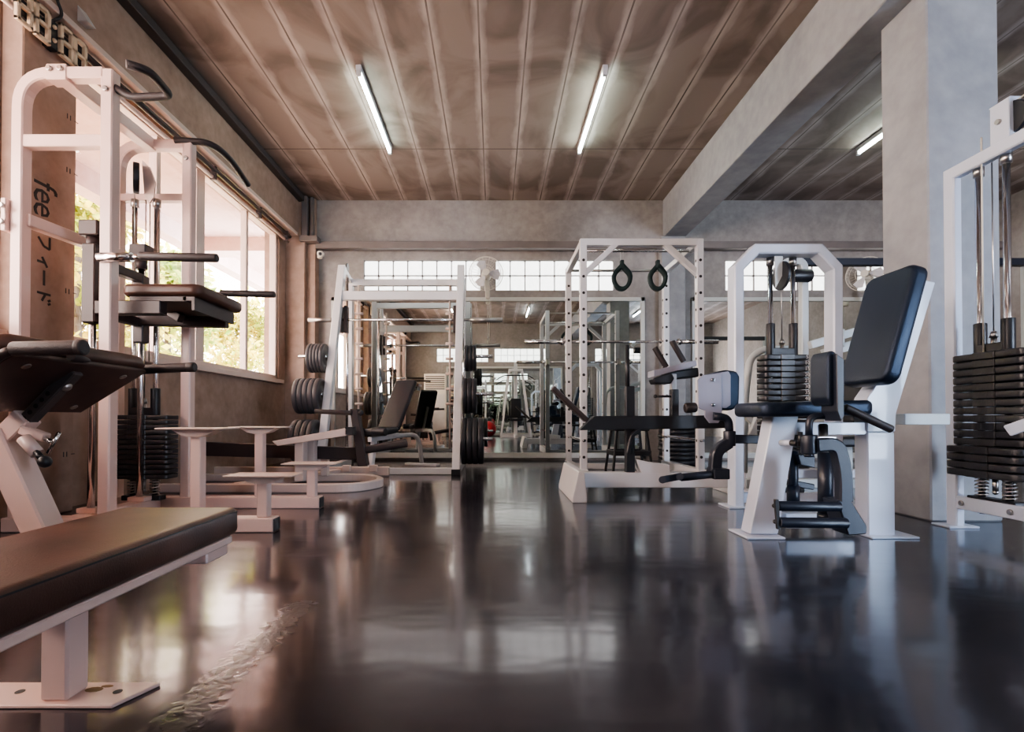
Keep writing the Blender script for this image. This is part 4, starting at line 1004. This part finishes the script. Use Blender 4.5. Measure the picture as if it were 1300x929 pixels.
obj('pulley_housing', MB().lim(xr-.02, xr-.01, yh-.045, yh+.045, ztp, ztp+.21).lim(xr+.03, xr+.04, yh-.045, yh+.045, ztp, ztp+.21).lim(xr-.02, xr+.04, yh-.045, yh-.038, ztp, ztp+.21).lim(xr-.02, xr+.04, yh-.05, yh+.05, ztp+.205, ztp+.212), M['whitecool'], wm)
obj('pulley', MB().cyl((xr, yh-.03, ztp+.12), (xr+.02, yh-.03, ztp+.12), .075, n=28, bev=.004), M['black'], wm)
obj('bolt', MB().cyl((xr-.02, yh, ztp+.12), (xr-.032, yh, ztp+.12), .012, n=12), M['bolt'], wm)
xs = xr+.02
y1_, y2_ = xs*640/(1245.5-627), xs*640/(1281-627)
yc = (y1_+y2_)/2
zb = PZ(606, yc)
weight_stack(wm, xs, yc-.02, zb, 16, (PZ(447, yc)-zb)/16, .14, .36, [(xs, y1_), (xs, y2_)], ztp-.02, extra=(4, 1.55, 1.04), cap=(.15, .06))
obj('cable', MB().cyl((xs-.03, yc+.02, zb+.6), (xs-.03, yc+.02, ztp+.1), .004, n=6).cyl((xr+.01, yh-.05, ztp+.19), (xr+.1, 1.6, ztp+.30), .004, n=6), M['rope'], wm)
obj('seat_arm', MB().bar(P(1278, 547, 2.0), P(1345, 524, 1.9), .045, .045), M['whitecool'], wm)

# ================================================================== MACHINE BEHIND THE TOWER (chest press / cable bar)
D3 = 4.35
bm_ = thing('chest_press_machine', 'white chest press machine with curved tube frame, half hidden behind the numbered weight tower', 'gym machine', (PX(1010, D3), D3, 0))
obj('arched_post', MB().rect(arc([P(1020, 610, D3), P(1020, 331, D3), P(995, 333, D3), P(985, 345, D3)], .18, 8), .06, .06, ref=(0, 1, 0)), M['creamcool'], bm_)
obj('black_boom', MB().lim(PX(1005, D3), PX(1340, D3), D3+.08, D3+.14, PZ(337, D3+.1), PZ(328, D3+.1)), M['navy'], bm_)
obj('boom_post', MB().lim(PX(1320, D3), PX(1335, D3), D3+.07, D3+.15, 0, PZ(328, D3+.1)), M['creamcool'], bm_)
obj('roller_drum', MB().cyl(P(1002, 350, D3-.1), P(1030, 350, D3-.1), .055, n=20, bev=.02), M['black'], bm_)
obj('curved_tube', MB().tube(arc([P(944, 600, D3-.3), P(946, 500, D3-.3), P(952, 455, D3-.3), P(968, 443, D3-.3), P(1010, 443, D3-.3)], .15, 6), .028), M['creamcool'], bm_)
obj('press_arm', MB().bar(P(1028, 438, D3-.4), P(1085, 421, D3-.4), .06, .05, ref=(0, 1, 0)).bar(P(1045, 449, D3-.4), P(1085, 437, D3-.4), .07, .05, ref=(0, 1, 0)).cyl(P(1070, 440, D3-.45), P(1070, 418, D3-.45), .012), M['creamcool'], bm_)
obj('base_rail', MB().lim(PX(944, D3-.3), PX(1110, D3-.3), D3-.34, D3-.26, 0, .07).lim(PX(1012, D3), PX(1028, D3), D3-.35, D3+.5, 0, .07), M['creamcool'], bm_)
obj('cross_brace', MB().bar(P(946, 527, D3-.4), P(972, 552, D3-.4), .04, .04, ref=(0, 1, 0)).bar(P(964, 525, D3-.45), P(954, 552, D3-.45), .045, .04, ref=(0, 1, 0)), M['creamcool'], bm_)
obj('seat', MB().pad(P(1075, 560, D3-.4), (.4, .35, .07), bev=.02, corner=.05), M['vinyl'], bm_)
obj('seat_post', MB().lim(PX(1070, D3-.4), PX(1080, D3-.4), D3-.42, D3-.35, .05, PZ(566, D3-.4)), M['creamcool'], bm_)
obj('backrest', MB().pad(P(1090, 500, D3-.2), (.06, .32, .6), bev=.02, corner=.02), M['vinyl'], bm_)

# ================================================================== THINGS BEHIND THE CAMERA, SEEN IN THE MIRROR
ac = thing('air_conditioner', 'white floor-standing air conditioner with dark louvres, seen in the mirror', 'air conditioner', (-1.72, -1.6, 0))
obj('cabinet', MB().lim(-2.05, -1.39, -1.85, -1.5, 0, 1.85, .015), M['plastic'], ac)
lv = MB()
for k in range(7): lv.bar((-2.0, -1.492, 1.40+k*.06), (-1.44, -1.492, 1.40+k*.06), .012, .028)
obj('louvre', lv, M['darktrim'], ac)
obj('panel', MB().lim(-2.0, -1.44, -1.50, -1.495, .2, 1.25), M['cream'], ac)
mg = thing('multi_gym', 'white multi-station tower with lat bar and black seats, seen in the middle of the mirror', 'gym machine', (.62, -1.15, 0))
m0 = V((.62, -1.15, 0))
obj('mast', MB().lim(.57, .67, -1.2, -1.1, 0, 2.15), Wm, mg)
for a in range(4):
    s1, s2 = (-1, 1)[a % 2], (-1, 1)[a//2]
    obj('leg', MB().bar(m0+V((s1*.42, s2*.35, 0)), m0+V((s1*.18, s2*.12, 1.9)), .05, .05), Wm, mg)
obj('top_ring', MB().lim(.42, .82, -1.3, -1.0, 1.88, 1.94), Wm, mg)
obj('lat_bar', MB().tube(arc([m0+V((-.55, .2, 1.62)), m0+V((-.35, .2, 1.75)), m0+V((.35, .2, 1.75)), m0+V((.55, .2, 1.62))], .1), .015), M['black'], mg)
obj('seat', MB().pad((.62, -.80, .50), (.35, .35, .07), bev=.02, corner=.05), M['vinyl'], mg)
obj('base', MB().lim(.2, 1.1, -1.2, -1.1, 0, .08).lim(.57, .67, -1.5, -.6, 0, .08).lim(.60, .64, -.85, -.78, .05, .47), Wm, mg)
obj('backrest', MB().pad((.62, -1.02, .85), (.30, .06, .5), bev=.02, corner=.02), M['vinyl'], mg)
obj('crossbar', MB().lim(.2, 1.1, -1.05, -1.0, .55, .62).lim(.2, .35, -1.05, -.85, .46, .55), M['black'], mg)
rb = thing('exercise_ball', 'red exercise ball seen in the mirror beside the dark weight plates', 'ball', (-.16, -1.35, 0))
obj('ball', MB().ball((-.16, -1.35, .23), .23, n=32), M['red'], rb)
obj('valve', MB().cyl((-.16, -1.125, .23), (-.16, -1.115, .23), .012), M['white'], rb)
dup(ab, (2.1, -.95, 0), 1.4, 'black adjustable bench near the opposite wall, seen in the mirror')
dup(pr, (3.75, -1.15, 0), 0, 'white power rack near the opposite wall, seen in the mirror')
rk = thing('dumbbell_rack', 'dark two-tier dumbbell rack along the opposite wall, seen in the mirror', 'dumbbell rack', (1.6, -1.7, 0))
obj('shelf', MB().lim(1.15, 2.9, -1.85, -1.55, .35, .38).lim(1.15, 2.9, -1.88, -1.62, .72, .75), M['black'], rk)
for x in (1.2, 2.85): obj('leg', MB().bar((x, -1.5, 0), (x, -1.85, .9), .05, .05), M['cream'], rk)
def dumb(x, z, y, r, label):
    t = thing('dumbbell', label, 'dumbbell', (x, y, z), 'dumbbells seen in the mirror')
    obj('handle', MB().cyl((x, y-.09, z+r), (x, y+.09, z+r), .014, n=10), M['bolt'], t)
    obj('head', MB().cyl((x, y-.14, z+r), (x, y-.06, z+r), r, n=12, bev=.008), M['darkplate'], t)
    obj('head', MB().cyl((x, y+.06, z+r), (x, y+.14, z+r), r, n=12, bev=.008), M['darkplate'], t)
for i in range(7):
    dumb(1.32+i*.23, .38, -1.70, .07, 'black dumbbell on the dark two-tier rack, seen in the mirror')
    dumb(1.32+i*.23, .75, -1.75, .055, 'black dumbbell on the dark two-tier rack, seen in the mirror')

# ================================================================== OUTDOORS (left window)
structure('ground', MB().lim(-30, XL-.2, -12, 30, -.15, -.02, 0), M['ground'])
structure('roof_overhang', MB().lim(-4.3, XL-.18, -4, 12, 3.15, 3.3, 0).lim(-4.4, -4.2, -4, 12, 2.92, 3.3, 0), M['soffit'])
structure('overhang_beam', MB().lim(-4.3, XL-.18, 7.2, 7.5, 2.95, 3.15, 0).lim(-4.3, XL-.18, 10, 10.3, 2.7, 3.15, 0), M['soffit'])
def tree(x, y, h, r, n, mat, label, seed):
    rnd = random.Random(seed)
    t = thing('tree', label, 'tree', (x, y, 0), 'trees outside the window')
    tr = MB().tube([(x, y, -.05), (x+.05, y, h*.3), (x-.04, y+.05, h*.55), (x, y, h*.85)], .05, 8)
    cl = []
    for k in range(16):
        a = rnd.uniform(0, 6.28); z = h*rnd.uniform(.30, .97); rr = r*rnd.uniform(.35, .95)*math.sin(math.pi*min(.95, max(.15, z/h)))
        c = V((x+rr*math.cos(a), y+rr*math.sin(a), z)); cl.append(c)
        tr.tube([(x, y, z*.75), ((x+c.x)/2, (y+c.y)/2, z*.9), tuple(c)], .012, 5)
    obj('trunk', tr, M['bark'], t)
    bm = bmesh.new()
    for k in range(n):
        c = rnd.choice(cl); d = V((rnd.gauss(0, 1), rnd.gauss(0, 1), rnd.gauss(0, .8)))*.22*r
        p = c+d; L_ = rnd.uniform(.10, .20); w_ = L_*.22
        u = V((rnd.gauss(0, 1), rnd.gauss(0, 1), rnd.gauss(-.5, .6))).normalized(); s_ = u.cross(V((rnd.gauss(0, 1), rnd.gauss(0, 1), rnd.gauss(0, 1)))).normalized()
        vs = [bm.verts.new(p), bm.verts.new(p+u*L_*.5+s_*w_), bm.verts.new(p+u*L_), bm.verts.new(p+u*L_*.5-s_*w_)]
        bm.faces.new(vs)
    mb = MB(); mb.bm.free(); mb.bm = bm; obj('foliage', mb, mat, t)
tree(-5.4, 6.5, 3.7, 1.05, 3600, M['leaf'], 'tall yellow green tree outside the window beside the left pilaster', 1)
tree(-5.5, 8.5, 3.3, .92, 3600, M['leaf2'], 'green leafy tree outside the window, behind the rear post of the tall left machine', 2)
tree(-5.4, 10.9, 3.0, .95, 3600, M['leaf'], 'yellow green tree outside the window, left of its last mullion', 3)
tree(-5.3, 13.3, 2.3, 1.0, 2600, M['leaf2'], 'low yellow green bush outside the right pane of the left window', 4)
tree(-5.6, 4.2, 3.0, 1.0, 1500, M['leaf2'], 'green tree outside the near part of the left window', 5)
tree(-9.5, 15.5, 3.6, 1.6, 2400, M['leaf2'], 'distant pale green tree outside the far end of the left window', 6)

# ------------------------------------------------------------------ light
sc = bpy.context.scene
w = bpy.data.worlds.new('World'); sc.world = w; w.use_nodes = True; nt = w.node_tree; N = nt.nodes.new; L = nt.links.new
bg = nt.nodes['Background']
tc = N('ShaderNodeTexCoord'); sp = N('ShaderNodeSeparateXYZ'); L(tc.outputs['Generated'], sp.inputs[0])
mr = N('ShaderNodeMapRange'); mr.inputs['From Min'].default_value = -.6; mr.inputs['From Max'].default_value = .6; L(sp.outputs[0], mr.inputs['Value'])
rmp = N('ShaderNodeValToRGB'); rmp.color_ramp.elements[0].color = (1.12, .90, .82, 1); rmp.color_ramp.elements[1].color = (1.8, 2.2, 2.8, 1)
rmp.color_ramp.elements[0].position = .1
L(mr.outputs[0], rmp.inputs[0]); L(rmp.outputs[0], bg.inputs['Color']); bg.inputs['Strength'].default_value = 14.0
def portal(loc, target, sx, sy):
    l = bpy.data.lights.new('window_portal', 'AREA'); l.shape = 'RECTANGLE'; l.size = sx; l.size_y = sy; l.cycles.is_portal = True
    o = bpy.data.objects.new('window_portal', l); COL.objects.link(o); o.location = loc
    o.rotation_euler = (V(target)-V(loc)).to_track_quat('-Z', 'Y').to_euler(); return o
portal((XL-.22, (W1Y0+W1Y1)/2, 1.95), (5, (W1Y0+W1Y1)/2, 1.95), W1Y1-W1Y0, 1.85)
portal((XL-.22, .74, 1.95), (5, .74, 1.95), 3.9, 1.85)
portal((5.25, YF-.22, 1.13), (5.25, 5, 1.13), 1.26, 2.26)  # light portal for the added opening in the front wall
sun = bpy.data.lights.new('sun', 'SUN'); sun.energy = 11; sun.angle = .05; sun.color = (1, .80, .66)
so_ = bpy.data.objects.new('sun', sun); COL.objects.link(so_); so_.rotation_euler = (math.radians(20), math.radians(-28), 0)

# ------------------------------------------------------------------ finishing
for o in list(COL.objects):
    if o.type == 'MESH':
        pass
sc.view_settings.view_transform = 'AgX'
sc.view_settings.look = 'AgX - Medium High Contrast'
sc.view_settings.exposure = 0.38
sc.cycles.use_denoising = True
sc.cycles.max_bounces = 10; sc.cycles.glossy_bounces = 7; sc.cycles.diffuse_bounces = 5; sc.cycles.transparent_max_bounces = 12
sc.cycles.sample_clamp_indirect = 8
sc.cycles.caustics_reflective = False; sc.cycles.caustics_refractive = False
